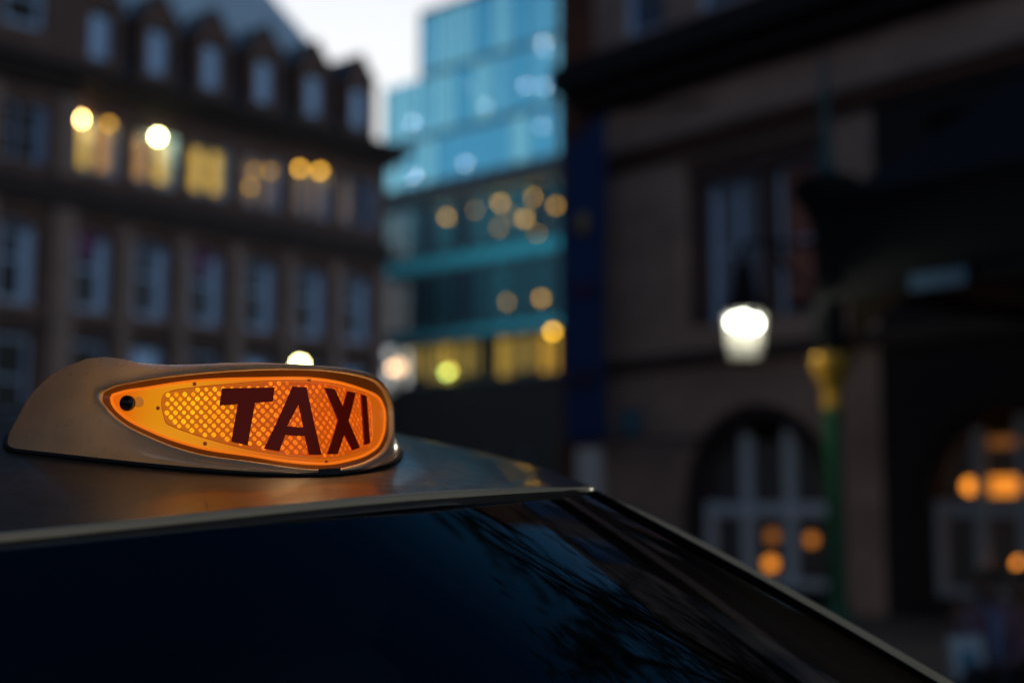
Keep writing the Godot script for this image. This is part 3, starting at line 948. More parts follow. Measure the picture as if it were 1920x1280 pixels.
# ------------------------------------------------------------------ the taxi
const CO := Vector2(-0.2056, -1.5)          # the car's own axes in plan: l to its left side (right in the photo), f forward
const CL := Vector2(0.69466, -0.71934)
const CF := Vector2(0.71934, 0.69466)
const RC := [0.03559021, 0.06883346, -0.16604342, -0.20660871, 0.21993621, 0.10548135, 0.32557121, -0.05883536, 0.14129195, -0.02491]

func roof_lf(l: float, f: float) -> float:   # height of the roof above eye level
	if f < -0.68:
		f = -0.68 - 0.09 * (1.0 - exp((f + 0.68) / 0.09))
	return RC[0] + RC[1] * l + RC[2] * f + RC[3] * l * l + RC[4] * f * f + RC[5] * l * l * f + RC[6] * f * f * f + RC[7] * l * f + RC[8] * l * l * l * l + RC[9] * l * l * l
func roof_y(p: Vector3) -> float:
	var d := Vector2(p.x, p.z) - CO
	return EYE + roof_lf(d.dot(CL), d.dot(CF))
func car(l: float, f: float, h: float) -> Vector3:
	var p := CO + CL * l + CF * f
	return Vector3(p.x, EYE + h, p.y)
func header_f(l: float) -> float:
	var e := maxf(absf(l) - 0.42, 0.0)
	return 0.16 - 0.83 * l * l - 3.6 * e * e

# the sign's own axes
const SO := Vector3(-0.2056, 1.8122, -1.5)
const SL := Vector3(0.8205, -0.0558, -0.5688)
const SU := Vector3(0.101, 0.9937, 0.0481)
const SF := Vector3(0.5626, -0.0969, 0.821)
var arc_s := PackedFloat32Array()
func plan_f(l: float) -> float:
	return -(sqrt(0.03748 + 2.2302 * l * l) - 0.1936) - (1.5 * (l - 0.1) * (l - 0.1) if l > 0.1 else 0.0)
func plan_n(l: float) -> Vector2:
	var g := -2.2302 * l / sqrt(0.03748 + 2.2302 * l * l) - (3.0 * (l - 0.1) if l > 0.1 else 0.0)
	return Vector2(-g, 1.0).normalized()
func l_of(s: float) -> float:
	if arc_s.is_empty():
		var acc := 0.0
		arc_s.append(0.0)
		for i in 1000:
			acc += Vector2(0.001, plan_f(-0.5 + 0.001 * (i + 1)) - plan_f(-0.5 + 0.001 * i)).length()
			arc_s.append(acc)
		var mid := arc_s[500]
		for i in 1001:
			arc_s[i] -= mid
	var k := clampi(arc_s.bsearch(s) - 1, 0, 999)
	return -0.5 + 0.001 * (k + (s - arc_s[k]) / (arc_s[k + 1] - arc_s[k]))
func face(s: float, h: float, n: float) -> Vector3:   # the leaning front of the sign, n out of it
	var l := l_of(s)
	var nn := plan_n(l)
	var k := n - 0.1953 * h
	return SO + SL * (l + nn.x * k) + SF * (plan_f(l) + nn.y * k) + SU * h
func behind(s: float, h: float, n: float) -> Vector3:   # n forward, measured along the sign's middle direction
	var l := l_of(s)
	var nn := plan_n(l).lerp(Vector2(0, 1), 0.72).normalized()
	return SO + SL * (l + nn.x * n) + SF * (plan_f(l) + nn.y * n) + SU * h
func on_roof(s: float, n: float, rear: bool) -> float:   # h at which that place meets the roof
	var h := -0.06
	for i in 6:
		var p := behind(s, h, n) if rear else face(s, h, n)
		h += roof_y(p) + 0.002 - p.y
	return h

func loop_at(poly: PackedVector2Array, ang: float) -> Vector2:   # where a ray from the middle leaves the outline
	var c := Vector2(-0.01, 0.002)
	var d := Vector2(cos(ang) * 0.22, sin(ang) * 0.05)
	var best := 0.0
	for i in poly.size():
		var a := poly[i] - c
		var e := poly[(i + 1) % poly.size()] - poly[i]
		var den := d.cross(e)
		if absf(den) < 1e-12:
			continue
		var q := a.cross(e) / den
		var w := a.cross(d) / den
		if q > 0 and w >= -1e-5 and w <= 1.00001:
			best = maxf(best, q)
	return c + d * best
func rounded(pts: Array) -> PackedVector2Array:   # a closed smooth curve through the points
	var out := PackedVector2Array()
	var n := pts.size()
	for i in n:
		var a: Vector2 = pts[(i - 1 + n) % n]
		var b: Vector2 = pts[i]
		var c: Vector2 = pts[(i + 1) % n]
		var d: Vector2 = pts[(i + 2) % n]
		for k in 8:
			out.append(b.cubic_interpolate_in_time(c, a, d, k / 8.0, (c - b).length(), -(b - a).length(), (c - b).length() + (d - c).length()))
	return out

const NA := 200
func outline(poly: PackedVector2Array) -> Array:
	var out := []
	for i in NA:
		out.append(loop_at(poly, TAU * i / NA))
	return out
func lens_uv(p: Vector2) -> Vector2:
	return Vector2(clampf((p.x + 0.25) / 0.5, 0, 1), clampf((0.06 - p.y) / 0.12, 0, 1))
func ring_mesh(b: MB, a: Array, c: Array, na: float, nc: float) -> void:   # a inner, c outer
	for i in NA:
		var j := (i + 1) % NA
		var p := [face(a[i].x, a[i].y, na), face(a[j].x, a[j].y, na), face(c[j].x, c[j].y, nc), face(c[i].x, c[i].y, nc)]
		b.tri(p[0], p[2], p[1], lens_uv(a[i]), lens_uv(c[j]), lens_uv(a[j]))
		b.tri(p[0], p[3], p[2], lens_uv(a[i]), lens_uv(c[i]), lens_uv(c[j]))

const CREST := [[-0.352, -0.045], [-0.33, -0.006], [-0.306, 0.020], [-0.278, 0.0355], [-0.245, 0.0455], [-0.215, 0.0455], [-0.185, 0.042], [-0.149, 0.0455], [-0.07, 0.055], [0.0, 0.0585], [0.045, 0.0605], [0.117, 0.0605], [0.18, 0.052], [0.24, 0.03], [0.30, -0.02]]
func half_width(s: float) -> float:
	var e := 0.352 if s < 0 else 0.31
	return 0.062 * pow(maxf(0.0, 1.0 - pow(absf(s) / e, 2.6)), 1.0 / 2.2)
func dome_h(s: float, n: float) -> float:   # height of the back of the housing at that place
	var w := half_width(s)
	var x := clampf(absf(n + 0.052) / maxf(w, 1e-4), 0.0, 1.0)
	var foot := on_roof(s, n, true)
	return foot + (interp(CREST, s) - foot) * pow(maxf(0.0, 1.0 - pow(x, 2.3)), 0.5)

func flat_letter(poly: PackedVector2Array, n: float, thick: float) -> MB:   # a sheet cut to the outline, bent onto the face
	var b := MB.new(false)
	var edge := PackedVector2Array()
	for i in poly.size():
		var a := poly[i]
		var c := poly[(i + 1) % poly.size()]
		var k := maxi(1, int(ceil((c - a).length() / 0.004)))
		for j in k:
			edge.append(a.lerp(c, float(j) / k))
	# slice into thin vertical strips so that the sheet follows the curve
	var x0 := 9.0
	var x1 := -9.0
	for p in poly:
		x0 = minf(x0, p.x)
		x1 = maxf(x1, p.x)
	var cols := int(ceil((x1 - x0) / 0.0035))
	for i in cols:
		var xa := x0 + (x1 - x0) * i / cols
		var xb := x0 + (x1 - x0) * (i + 1) / cols
		var strip := PackedVector2Array([Vector2(xa, -1), Vector2(xb, -1), Vector2(xb, 1), Vector2(xa, 1)])
		for piece in Geometry2D.intersect_polygons(poly, strip):
			var idx := Geometry2D.triangulate_polygon(piece)
			for k in range(0, idx.size(), 3):
				var q := [piece[idx[k]], piece[idx[k + 1]], piece[idx[k + 2]]]
				if (q[1] - q[0]).cross(q[2] - q[0]) > 0:
					q = [q[0], q[2], q[1]]
				b.tri(face(q[0].x, q[0].y, n), face(q[1].x, q[1].y, n), face(q[2].x, q[2].y, n))
	var turn := 1 if Geometry2D.is_polygon_clockwise(poly) else -1
	for i in edge.size():
		var a := edge[i]
		var c := edge[(i + 1) % edge.size()]
		if turn < 0:
			b.quad(face(c.x, c.y, n), face(a.x, a.y, n), face(a.x, a.y, n - thick), face(c.x, c.y, n - thick))
		else:
			b.quad(face(a.x, a.y, n), face(c.x, c.y, n), face(c.x, c.y, n - thick), face(a.x, a.y, n - thick))
	return b

func lens_picture(left: float, right: float, vary := 0.0, deep := 1.0) -> ImageTexture:   # how strongly the lens glows from end to end: two bulbs stand behind it
	var im := Image.create_empty(256, 64, false, Image.FORMAT_RGBAF)
	var r := RandomNumberGenerator.new()
	r.seed = 5
	var each := []
	for y in 64:
		each.append(1.0 + vary * (r.randf() - 0.5))
	for x in 256:
		for y in 64:
			var s := -0.25 + 0.5 * (x + 0.5) / 256.0
			var g := exp(-pow((s + 0.155) / 0.075, 2.0))
			var tip := exp(-pow((s + 0.225) / 0.022, 2.0))
			var c := Color(0.86, 0.155, 0.006).lerp(Color(1.0, 0.36, 0.004), g).lerp(Color(1.0, 0.165, 0.004), tip * 0.9)
			c.g *= deep
			im.set_pixel(x, y, c * lerpf(left, right, smoothstep(-0.11, 0.07, s)) * each[y])
	return ImageTexture.create_from_image(im)

func lens_mat(left: float, right: float, vary := 0.0, deep := 1.0) -> StandardMaterial3D:
	var m := mat(Color(0.30, 0.06, 0.004), 0.16, 0.0, 0.26)
	m.emission_enabled = true
	m.emission = Color.BLACK
	m.emission_texture = lens_picture(left, right, vary, deep)
	m.emission_energy_multiplier = 1.0
	return m

func taxi() -> void:
	var t := thing("taxi", "dark glossy taxi in the foreground with a glowing amber roof sign", "taxi")
	var paint := mottled(Color(0.075, 0.056, 0.040), 0.12, 4.0, 0.45, 61)
	paint.metallic_specular = 0.2
	paint.clearcoat_enabled = true
	paint.clearcoat = 0.24
	paint.clearcoat_roughness = 0.06
	smudged(paint, 0.38, 0.5, 3.0, 51)
	var trim := mat(Color(0.93, 0.64, 0.37), 0.45)
	var rubber := mat(Color(0.006, 0.006, 0.007), 0.6)
	# roof
	var ls := []
	for i in 61:
		ls.append(-0.6 + 1.2 * i / 60.0)
	var rows := []
	for k in 48:
		var v := pow(k / 47.0, 1.4)
		var row := PackedVector3Array()
		for e in [[-0.622, -0.05], [-0.618, -0.022], [-0.610, -0.006]]:
			var f := lerpf(header_f(0.58), -2.3, v)
			row.append(car(e[0], f, roof_lf(-0.6, f) + e[1]))
		for l in ls:
			var f := lerpf(header_f(clampf(l, -0.58, 0.58)), -2.3, v)
			row.append(car(l, f, roof_lf(l, f)))
		for e in [[0.610, -0.006], [0.618, -0.022], [0.622, -0.05]]:
			var f := lerpf(header_f(0.58), -2.3, v)
			row.append(car(e[0], f, roof_lf(0.6, f) + e[1]))
		rows.append(row)
	var fr := []
	for e in [[0.012, -0.014], [0.011, -0.007], [0.006, -0.002]]:
		var row := PackedVector3Array()
		for p in rows[0].size():
			var q: Vector3 = rows[0][p]
			row.append(q + Vector3(CF.x * e[0], e[1], CF.y * e[0]))
		fr.append(row)
	var b := MB.new()
	b.grid(fr + rows, false, false)
	obj("roof", b, paint, t)
	# windscreen header trim
	b = MB.new()
	var hp := [PackedVector3Array(), PackedVector3Array(), PackedVector3Array(), PackedVector3Array(), PackedVector3Array()]
	for i in 61:
		var l := -0.58 + 1.07 * i / 60.0
		var f := header_f(l)
		var h := roof_lf(l, f)
		var k := 0
		var thin := (1.0 - 0.5 * smoothstep(0.0, 0.5, l)) * (1.0 - 0.96 * smoothstep(0.26, 0.48, l))
		for e in [[0.003, 0.001], [0.010, -0.001], [0.0165, -0.0055], [0.0175, -0.0120], [0.008, -0.017]]:
			hp[k].append(car(l, f + e[0] * thin * 0.62, h + e[1] * thin * 0.58))
			k += 1
	b.grid(hp, false, true)
	obj("header_trim", b, trim, t)
	# windscreen
	var screen := func(l: float, v: float) -> Vector3:
		var f := header_f(l)
		var h := roof_lf(l, f) - lerpf(0.0125, 0.005, smoothstep(-0.1, 0.5, absf(l)))
		var bulge := sin(PI * v) * 0.008
		return car(l * (1.0 + 0.15 * v), f + 0.006 + 0.61 * v + bulge * 0.4, h - (0.285 + 0.06 * (1.0 - l * l / 0.34)) * v + bulge)
	b = MB.new()
	rows = []
	for k in 25:
		var row := PackedVector3Array()
		for i in 61:
			row.append(screen.call(-0.58 + 1.16 * i / 60.0, k / 24.0))
		rows.append(row)
	b.grid(rows, false, true)
	var glass := StandardMaterial3D.new()
	glass.transparency = BaseMaterial3D.TRANSPARENCY_ALPHA
	glass.albedo_color = Color(0.05, 0.05, 0.06, 0.12)
	glass.roughness = 0.0
	obj("windscreen", b, glass, t)
	# black edge seal, widened on the right to cover the lantern reflection
	for s in [-1, 1]:
		b = MB.new()
		rows = []
		for k in 25:
			var row := PackedVector3Array()
			for i in 7:
				row.append((screen.call(s * lerpf((0.36 + 0.13 * k / 24.0) if s > 0 else 0.52, 0.58, i / 6.0), k / 24.0) as Vector3) + Vector3(0, 0.0015, 0))
			rows.append(row)
		b.grid(rows, false, s < 0)
		obj("seal_and_glint_cover", b, mat(Color(0.004, 0.004, 0.005), 1.0, 0.0, 0.0), t)
	# pillars beside the windscreen
	for s in [-1, 1]:
		b = MB.new()
		var rail := []
		for k in 14:
			var f := lerpf(-2.1, -0.22, k / 13.0)
			rail.append(car(s * 0.612, f, roof_lf(s * 0.6, f) - 0.012))
		for k in 32:
			rail.append((screen.call(s * 0.58, 0.06 + 0.97 * k / 31.0) as Vector3) + Vector3(CL.x, 0, CL.y) * s * 0.008 + Vector3(0, 0.003, 0))
		for pass_no in 14:   # ease the bend where the roof rail becomes the pillar
			for k in range(1, rail.size() - 1):
				rail[k] = (rail[k] as Vector3).lerp(((rail[k - 1] as Vector3) + (rail[k + 1] as Vector3)) / 2.0, 0.5)
		rows = []
		for k in rail.size():
			var q: Vector3 = rail[k]
			var along: Vector3 = (rail[mini(k + 1, rail.size() - 1)] - rail[maxi(k - 1, 0)]).normalized()
			var side: Vector3 = (Vector3(CL.x, 0, CL.y) * s)
			side = (side - along * side.dot(along)).normalized()
			var up: Vector3 = side.cross(along).normalized()
			if up.y < 0:
				up = -up
			rows.append(PackedVector3Array([q - up * 0.006 - side * 0.013, q + up * 0.002 - side * 0.011, q + up * 0.007 - side * 0.004, q + up * 0.005 + side * 0.004, q - up * 0.004 + side * 0.008, q - up * 0.07 + side * 0.012, q - up * 0.07 + side * 0.002]))
		b.grid(rows, true, s > 0)
		obj("windscreen_pillar", b, trim, t)
	taxi_body(t, paint, rubber)
	taxi_cabin(t, screen)
	roof_sign(t, rubber)

func taxi_body(t: Node3D, paint: Material, rubber: Material) -> void:
	# side windows and doors, bonnet, nose, tail, wheels
	var dark := mat(Color(0.006, 0.008, 0.01), 0.05)
	for s in [-1, 1]:
		var b := MB.new()
		var rows := [PackedVector3Array(), PackedVector3Array()]
		for k in 20:
			var f := lerpf(0.32, -2.3, k / 19.0)
			var top := roof_lf(s * 0.6, minf(f, -0.12)) - 0.10 if f < -0.12 else roof_lf(s * 0.6, -0.12) - 0.10 - (f + 0.12) * 0.52
			rows[0].append(car(s * 0.64, f, top))
			rows[1].append(car(s * 0.76, f, -0.42 + s * 0.04))
		b.grid(rows, false, s < 0)
		obj("side_window", b, dark, t)
		b = MB.new()
		rows = []
		for e in [[0.765, -0.415], [0.80, -0.50], [0.83, -0.75], [0.83, -1.05], [0.80, -1.35], [0.72, -1.42]]:
			var row := PackedVector3Array()
			for k in 20:
				row.append(car(s * e[0], lerpf(0.5, -2.45, k / 19.0), e[1] + s * 0.04))
			rows.append(row)
		b.grid(rows, false, s < 0)
		obj("door_panel", b, paint, t)
	var b := MB.new()
	var rows := []
	for k in 16:
		var v := k / 15.0
		var row := PackedVector3Array()
		for i in 25:
			var l := -0.78 + 1.56 * i / 24.0
			var f := 0.77 - 0.55 * l * l + v * 0.95 * (1.0 - 0.12 * l * l)
			row.append(car(l, f, -0.30 + l * 0.05 - 0.20 * v - 0.16 * l * l - 0.12 * pow(v, 4.0)))
		rows.append(row)
	for e in [[0.04, -0.08], [0.06, -0.3], [0.10, -0.55], [0.08, -0.8], [0.0, -0.95]]:
		var row := PackedVector3Array()
		for i in 25:
			var l := -0.78 + 1.56 * i / 24.0
			row.append(car(l, 0.77 - 0.55 * l * l + 0.95 * (1.0 - 0.12 * l * l) + e[0], -0.62 + l * 0.05 - 0.1 * l * l + e[1]))
		rows.append(row)
	b.grid(rows, false, true)
	obj("bonnet", b, paint, t)
	for s in [-1, 1]:
		b = MB.new()
		b.ball(car(s * 0.52, 1.5, -0.86), 0.11, Vector3(1, 1, 1), 16)
		obj("headlight", b, mat(Color(0.5, 0.5, 0.52), 0.1), t)
		for f in [1.05, -1.9]:
			b = MB.new()
			var ax := Vector3(CL.x, 0, CL.y)
			var c := car(s * 0.74, f, -1.40 + 0.0)
			b.tube([c - ax * 0.1, c - ax * 0.085, c + ax * 0.085, c + ax * 0.1], [0.27, 0.32, 0.32, 0.27], 28)
			var w := obj("wheel", b, rubber, t)
			b = MB.new()
			b.tube([c - ax * 0.102, c + ax * 0.102], [0.19], 24)
			obj("rim", b, mat(Color(0.4, 0.4, 0.42), 0.3, 0.8), w)
	b = MB.new()
	b.box(car(0.0, -2.38, -0.62), Vector3(1.5, 1.5, 0.12), Basis(Vector3(CL.x, 0, CL.y), Vector3.UP, Vector3(CF.x, 0, CF.y)))
	obj("tail_panel", b, paint, t)
	# far side wing mirror
	b = MB.new()
	b.ball(car(0.86, 0.38, -0.30), 0.085, Vector3(1.0, 0.75, 0.8), 18)
	b.tube([car(0.72, 0.34, -0.36), car(0.84, 0.37, -0.33)], [0.025, 0.03])
	obj("wing_mirror", b, mat(Color(0.01, 0.01, 0.011), 0.25), t)

func taxi_cabin(t: Node3D, _screen: Callable) -> void:
	var cloth := mat(Color(0.015, 0.017, 0.02), 0.8)
	var bs := Basis(Vector3(CL.x, 0, CL.y), Vector3.UP, Vector3(CF.x, 0, CF.y))
	var b := MB.new(false)
	b.box(car(0, -0.75, -0.45), Vector3(1.24, 0.95, 0.03), bs)
	obj("partition", b, M.black, t)
	b = MB.new(false)
	b.box(car(0, -0.5, -1.35), Vector3(1.5, 0.05, 3.6), bs)
	obj("cabin_floor", b, M.black, t)
	b = MB.new()
	var rows := []
	for k in 7:
		var row := PackedVector3Array()
		for i in 13:
			var l := -0.6 + 1.2 * i / 12.0
			row.append(car(l, [0.74, 0.5, 0.38, 0.3, 0.28, 0.3, 0.36][k] - 0.4 * l * l, [-0.31, -0.30, -0.31, -0.35, -0.42, -0.55, -0.8][k] + l * 0.05))
		rows.append(row)
	b.grid(rows, false, false)
	obj("dashboard", b, cloth, t)
	for s in [-0.36, 0.36]:
		b = MB.new()
		b.ball(car(s, -0.52, -0.52), 0.3, Vector3(0.85, 1.25, 0.4), 18)
		b.ball(car(s, -0.3, -0.85), 0.3, Vector3(0.9, 0.4, 0.95), 18)
		var o := obj("seat", b, cloth, t)
		b = MB.new()
		b.ball(car(s, -0.50, -0.13), 0.11, Vector3(1.25, 0.95, 0.6), 18)
		obj("headrest", b, cloth, o)
	b = MB.new()
	var ring := []
	for i in 28:
		var a := TAU * i / 28.0
		ring.append(car(0.36 + cos(a) * 0.19, 0.12 + sin(a) * 0.08, -0.40 + sin(a) * 0.17))
	b.tube(ring, [0.014], 8, false, true)
	obj("steering_wheel", b, cloth, t)

func roof_sign(t: Node3D, rubber: Material) -> void:
	var V := func(a): return Vector2(a[0], a[1])
	var open_pts := [[-0.2435, 0.006], [-0.2345, 0.0125], [-0.2067, 0.0215], [-0.159, 0.0325], [-0.106, 0.042], [-0.06, 0.0485], [-0.0115, 0.053], [0.0355, 0.0545], [0.08, 0.054], [0.116, 0.0525], [0.155, 0.048], [0.195, 0.0385], [0.221, 0.023], [0.214, 0.002], [0.1637, -0.0205], [0.104, -0.0345], [0.05, -0.0445], [0.0178, -0.0492], [-0.0059, -0.0502], [-0.06, -0.048], [-0.1225, -0.0452], [-0.176, -0.034], [-0.2171, -0.0192], [-0.2345, -0.008], [-0.2425, -0.0005]].map(V)
	var rim_pts := [[-0.2345, 0.0045], [-0.2255, 0.0092], [-0.1972, 0.0165], [-0.1414, 0.0295], [-0.1, 0.0355], [-0.0707, 0.0388], [-0.0084, 0.0447], [0.0377, 0.0445], [0.0847, 0.0415], [0.12, 0.039], [0.1553, 0.036], [0.19, 0.0285], [0.206, 0.0175], [0.197, 0.005], [0.1637, -0.0135], [0.1044, -0.0292], [0.0505, -0.0385], [0.0178, -0.0435], [-0.0059, -0.0447], [-0.0378, -0.0441], [-0.0593, -0.0425], [-0.1225, -0.0392], [-0.1761, -0.0286], [-0.2171, -0.0138], [-0.2288, -0.006], [-0.2335, 0.0]].map(V)
	var panel_pts := [[-0.1725, 0.008], [-0.1715, 0.0115], [-0.166, 0.0148], [-0.1448, 0.0203], [-0.1, 0.0285], [-0.0699, 0.0335], [-0.0108, 0.0394], [0.02, 0.0398], [0.0582, 0.038], [0.095, 0.0362], [0.117, 0.034], [0.124, 0.028], [0.126, 0.005], [0.1215, -0.012], [0.112, -0.0195], [0.074, -0.0265], [0.0333, -0.0337], [0.0101, -0.036], [-0.0176, -0.0366], [-0.0602, -0.0348], [-0.0947, -0.0308], [-0.1356, -0.0237], [-0.155, -0.0192], [-0.1625, -0.0165], [-0.166, -0.011]].map(V)
	var opening := outline(rounded(open_pts))
	var rim := outline(rounded(rim_pts))
	var panel := outline(rounded(panel_pts)).map(func(p): return Vector2(p.x * 1.01, 0.0015 + (p.y - 0.0015) * 1.05))
	# housing: one shell from the lip of the opening over the crest and down to the roof all round
	var loops := []
	for k in 16:
		loops.append(PackedVector3Array())
	for i in NA:
		var a := TAU * i / NA
		var o: Vector2 = opening[i]
		var cs := cos(a)
		var sn := sin(a)
		var d := Vector2(cs, sn).normalized()
		var w := smoothstep(-0.30, 0.22, sn)
		var e := 0.352 if cs < 0 else 0.31
		# foot of the housing on the roof
		var fs := signf(cs) * pow(absf(cs), 0.62) * e
		var fn := -0.052 - signf(sn) * half_width(fs)
		if sn < 0:
			fs = lerpf(o.x * 1.04, fs, smoothstep(0.82, 1.0, absf(cs)))
		var front := face(fs, on_roof(fs, 0.002, false), 0.002)
		var rear := behind(fs, on_roof(fs, fn, true), fn)
		var q := smoothstep(0.30, 0.02, -sn)
		var foot := front.lerp(rear, q)
		foot.y = roof_y(foot) + 0.002
		# control points of the section
		var ctl := [face(o.x, o.y, -0.0065), face(o.x, o.y, -0.0015), face(o.x + d.x * 0.0018, o.y + d.y * 0.0018, 0.0008), face(o.x + d.x * 0.006, o.y + d.y * 0.005, 0.001)]
		var rs := o.x * 1.05
		var up_ridge := behind(rs, maxf(interp(CREST, rs), o.y + 0.003), -0.030)
		for k in 5:
			var v := (k + 1) / 6.0
			var ms := lerpf(rs, fs, v)
			var mn := lerpf(-0.03, fn, sqrt(v))
			var up := behind(ms, dome_h(ms, mn), mn) if k > 0 else up_ridge
			var lip: Vector3 = ctl[3]
			var low := lip.lerp(foot, v) + (SF * 0.004 + SU * 0.001) * sin(PI * v)
			ctl.append(low.lerp(up, w))
		ctl.append(foot)
		# smooth the section
		var n := ctl.size()
		for k in 4:
			loops[k].append(ctl[k])
		for k in 12:
			var x := 3.0 + (n - 4.0) * (k + 1) / 12.0
			var i0 := mini(int(x), n - 2)
			var p0: Vector3 = ctl[maxi(i0 - 1, 0)]
			var p3: Vector3 = ctl[mini(i0 + 2, n - 1)]
			loops[4 + k].append((ctl[i0] as Vector3).cubic_interpolate(ctl[i0 + 1], p0, p3, x - i0))
	var b := MB.new()
	b.grid(loops, true, true)
	var shell := mottled(Color(0.48, 0.37, 0.235), 0.16, 7.0, 0.33, 62)
	shell.clearcoat_enabled = true
	shell.clearcoat = 0.9
	shell.clearcoat_roughness = 0.08
	smudged(shell, 0.22, 0.55, 5.0, 52)
	shell.backlight_enabled = true
	shell.backlight = Color(0.45, 0.45, 0.45)
	var sign := obj("roof_sign", b, shell, t)
	# black seal where it meets the roof
	b = MB.new()
	var path := []
	for p in loops[15]:
		path.append(p + Vector3(0, 0.0005, 0))
	b.tube(path, [0.0028], 6, false, true)
	obj("base_seal", b, rubber, sign)
	b = MB.new()
	b.grid([PackedVector3Array([face(0.0, on_roof(0.0, 0.004, false) + 0.006, 0.0045), face(0.025, on_roof(0.025, 0.004, false) + 0.006, 0.0045)]), PackedVector3Array([face(0.0, on_roof(0.0, 0.004, false), 0.006), face(0.025, on_roof(0.025, 0.004, false), 0.006)])], false, false)
	obj("drain_tab", b, rubber, sign)
	# lens: gasket, glowing rim, ribbed panel
	var gasket := glow(Color(0.45, 0.10, 0.006), 0.13, Color(0.16, 0.045, 0.006))
	gasket.roughness = 0.25
	b = MB.new()
	ring_mesh(b, rim, opening, -0.0095, -0.0055)
	obj("lens_gasket", b, gasket, sign)
	b = MB.new()
	ring_mesh(b, panel, rim, -0.0085, -0.0085)
	obj("lens_rim", b, lens_mat(0.78, 0.66), sign)
	# a raised bead along the rim's edge
	b = MB.new()
	path = []
	for p in rim:
		path.append(face(p.x, p.y, -0.0082))
	b.tube(path, [0.0014], 6, false, true)
	obj("lens_edge", b, glow(Color(1.0, 0.20, 0.006), 0.85, Color(0.35, 0.09, 0.01)), sign)
	b = MB.new()
	path = []
	for p in panel:
		path.append(face(p.x, p.y, -0.0086))
	b.tube(path, [0.0007], 5, false, true)
	obj("panel_edge", b, glow(Color(0.5, 0.11, 0.006), 0.6, Color(0.3, 0.07, 0.01)), sign)
	b = MB.new()
	var mid := Vector2(-0.01, 0.002)
	for k in 14:
		var ra := []
		var rb := []
		for i in NA:
			ra.append(mid.lerp(panel[i], k / 14.0))
			rb.append(mid.lerp(panel[i], (k + 1) / 14.0))
		ring_mesh(b, ra, rb, -0.0092, -0.0092)
	obj("lens_panel", b, lens_mat(0.50, 0.64, 0.0, 0.74), sign)
	# prismatic beads behind the face
	b = MB.new()
	var shape := PackedVector2Array(panel)
	for i in range(-40, 41):
		for j in range(-40, 41):
			var c := Vector2(-0.02, 0.0) + Vector2(0.0056, -0.0042) * i + Vector2(-0.0040, -0.0053) * j
			if absf(c.x) > 0.18 or absf(c.y) > 0.042:
				continue
			var inside := true
			for k in 4:
				inside = inside and Geometry2D.is_point_in_polygon(c + Vector2(0.0024, 0).rotated(k * PI / 2), shape)
			if not inside:
				continue
			var g := 0.0019 + rng.randf() * 0.0006
			var own := Vector2(lens_uv(c).x, rng.randf())
			for half in 2:   # each bead is split by a slanting groove
				for k in 5:
					var a0 := PI * half + PI * k / 5.0 - 2.2
					var a1 := PI * half + PI * (k + 1) / 5.0 - 2.2
					var hc := c + Vector2.from_angle(-2.2 + PI / 2 + PI * half) * g * 0.13
					var p := hc + Vector2.from_angle(a0) * g
					var q := hc + Vector2.from_angle(a1) * g
					b.tri(face(hc.x, hc.y, -0.0080), face(q.x, q.y, -0.0088), face(p.x, p.y, -0.0088), own, own, own)
	var beads := obj("lens_beads", b, lens_mat(1.6, 0.95, 0.75), sign)
	beads.set_meta("kind", "stuff")
	# the four letters
	var ink := glow(Color(0.085, 0.004, 0.0006), 0.55, Color(0.05, 0.004, 0.002))
	ink.roughness = 0.2
	ink.metallic_specular = 0.22
	var polys := [
		[[-0.1085, 0.0245], [-0.0500, 0.0312], [-0.0500, 0.0160], [-0.0693, 0.0128], [-0.0706, -0.0322], [-0.0883, -0.0300], [-0.0880, 0.0095], [-0.1078, 0.0062]],
		[[0.0137, 0.0367], [0.0311, 0.0366], [0.0450, 0.0178], [0.0565, 0.0360], [0.0755, 0.0358], [0.0546, 0.0040], [0.0770, -0.0238], [0.0597, -0.0271], [0.0450, -0.0107], [0.0322, -0.0325], [0.0172, -0.0334], [0.0350, 0.0036]],
		[[0.0910, 0.0350], [0.1083, 0.0341], [0.1083, -0.0182], [0.0905, -0.0206]],
	]
	for pl in polys:
		obj("letter", flat_letter(PackedVector2Array(pl.map(V)), -0.0068, 0.0016), ink, sign)
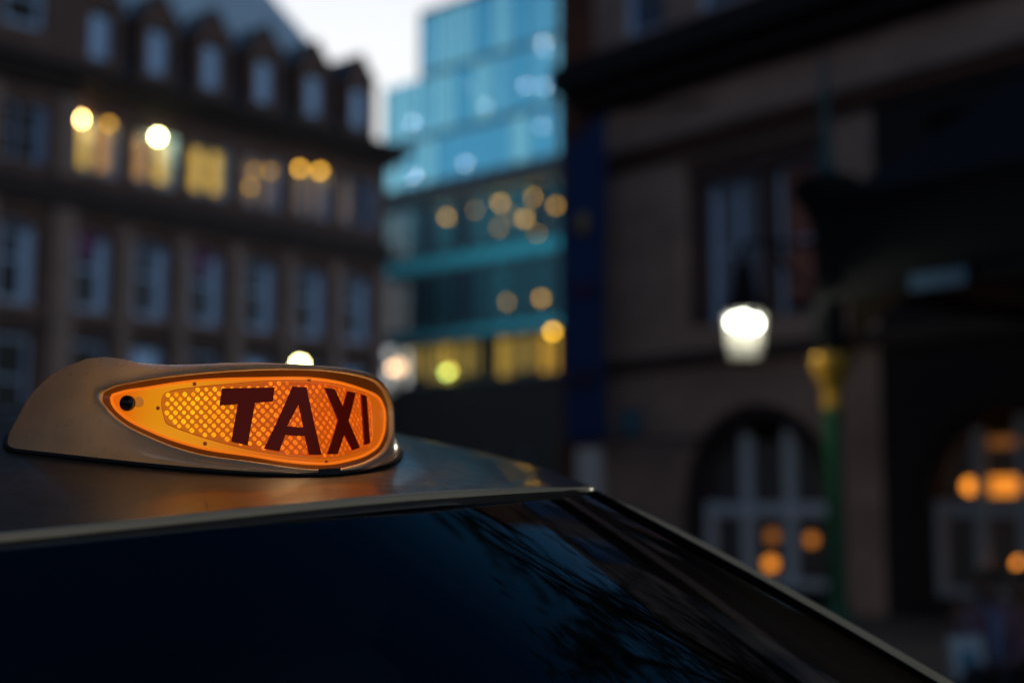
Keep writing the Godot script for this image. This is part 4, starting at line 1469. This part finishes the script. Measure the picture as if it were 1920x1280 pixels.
	var halves := [[[-0.0296, 0.0340], [-0.0205, 0.0345], [-0.0205, 0.0160], [-0.0315, -0.0080], [-0.0205, -0.0080], [-0.0205, -0.0172], [-0.0325, -0.0175], [-0.0372, -0.0350], [-0.0535, -0.0338]], [[-0.0205, 0.0345], [-0.0115, 0.0349], [0.0098, -0.0345], [-0.0050, -0.0356], [-0.0108, -0.0165], [-0.0205, -0.0172], [-0.0205, -0.0080], [-0.0130, -0.0078], [-0.0205, 0.0160]]]
	b = flat_letter(PackedVector2Array(halves[0].map(V)), -0.0068, 0.0016)
	var b2 := flat_letter(PackedVector2Array(halves[1].map(V)), -0.0068, 0.0016)
	var am := b.done()
	var st := SurfaceTool.new()
	st.append_from(am, 0, Transform3D.IDENTITY)
	st.append_from(b2.done(), 0, Transform3D.IDENTITY)
	obj("letter", st.commit(), ink, sign)
	# fixing screw at the tip, and small pins
	var put := func(called: String, s: float, h: float, r: float, high: float, m: Material) -> MeshInstance3D:
		var c := face(s, h, -0.0085)
		var ax := (face(s, h, 0.01) - c).normalized()
		var sb := MB.new()
		sb.tube([c, c + ax * high * 0.7, c + ax * high, c + ax * high, c + ax * high * 0.7], [r, r, r * 0.82, r * 0.36, r * 0.3], 20)
		return obj(called, sb, m, sign)
	put.call("fixing_screw", -0.2125, -0.0012, 0.0085, 0.006, mat(Color(0.012, 0.009, 0.009), 0.35))
	put.call("screw_slot", -0.2005, 0.0010, 0.0062, 0.0007, glow(Color(0.62, 0.20, 0.02), 0.7, Color(0.3, 0.1, 0.02)))
	var pin := glow(Color(0.16, 0.03, 0.004), 0.9, Color(0.1, 0.03, 0.01))
	for p in [[-0.1768, -0.003], [-0.1406, 0.0262], [-0.1162, -0.0348], [-0.0084, 0.0432], [0.0165, -0.0418]]:
		put.call("pin", p[0], p[1], 0.0022, 0.0008, pin)
	# bulbs inside
	for q in [[-0.185, -0.035, 0.010], [0.0, -0.045, 0.030]]:
		b = MB.new()
		var c := behind(q[0], -0.005, q[1])
		b.ball(c, 0.012)
		obj("bulb", b, glow(Color(1.0, 0.55, 0.18), 2.0), sign)
		lamp_light(c, Color(1.0, 0.58, 0.24), q[2], 0.03)
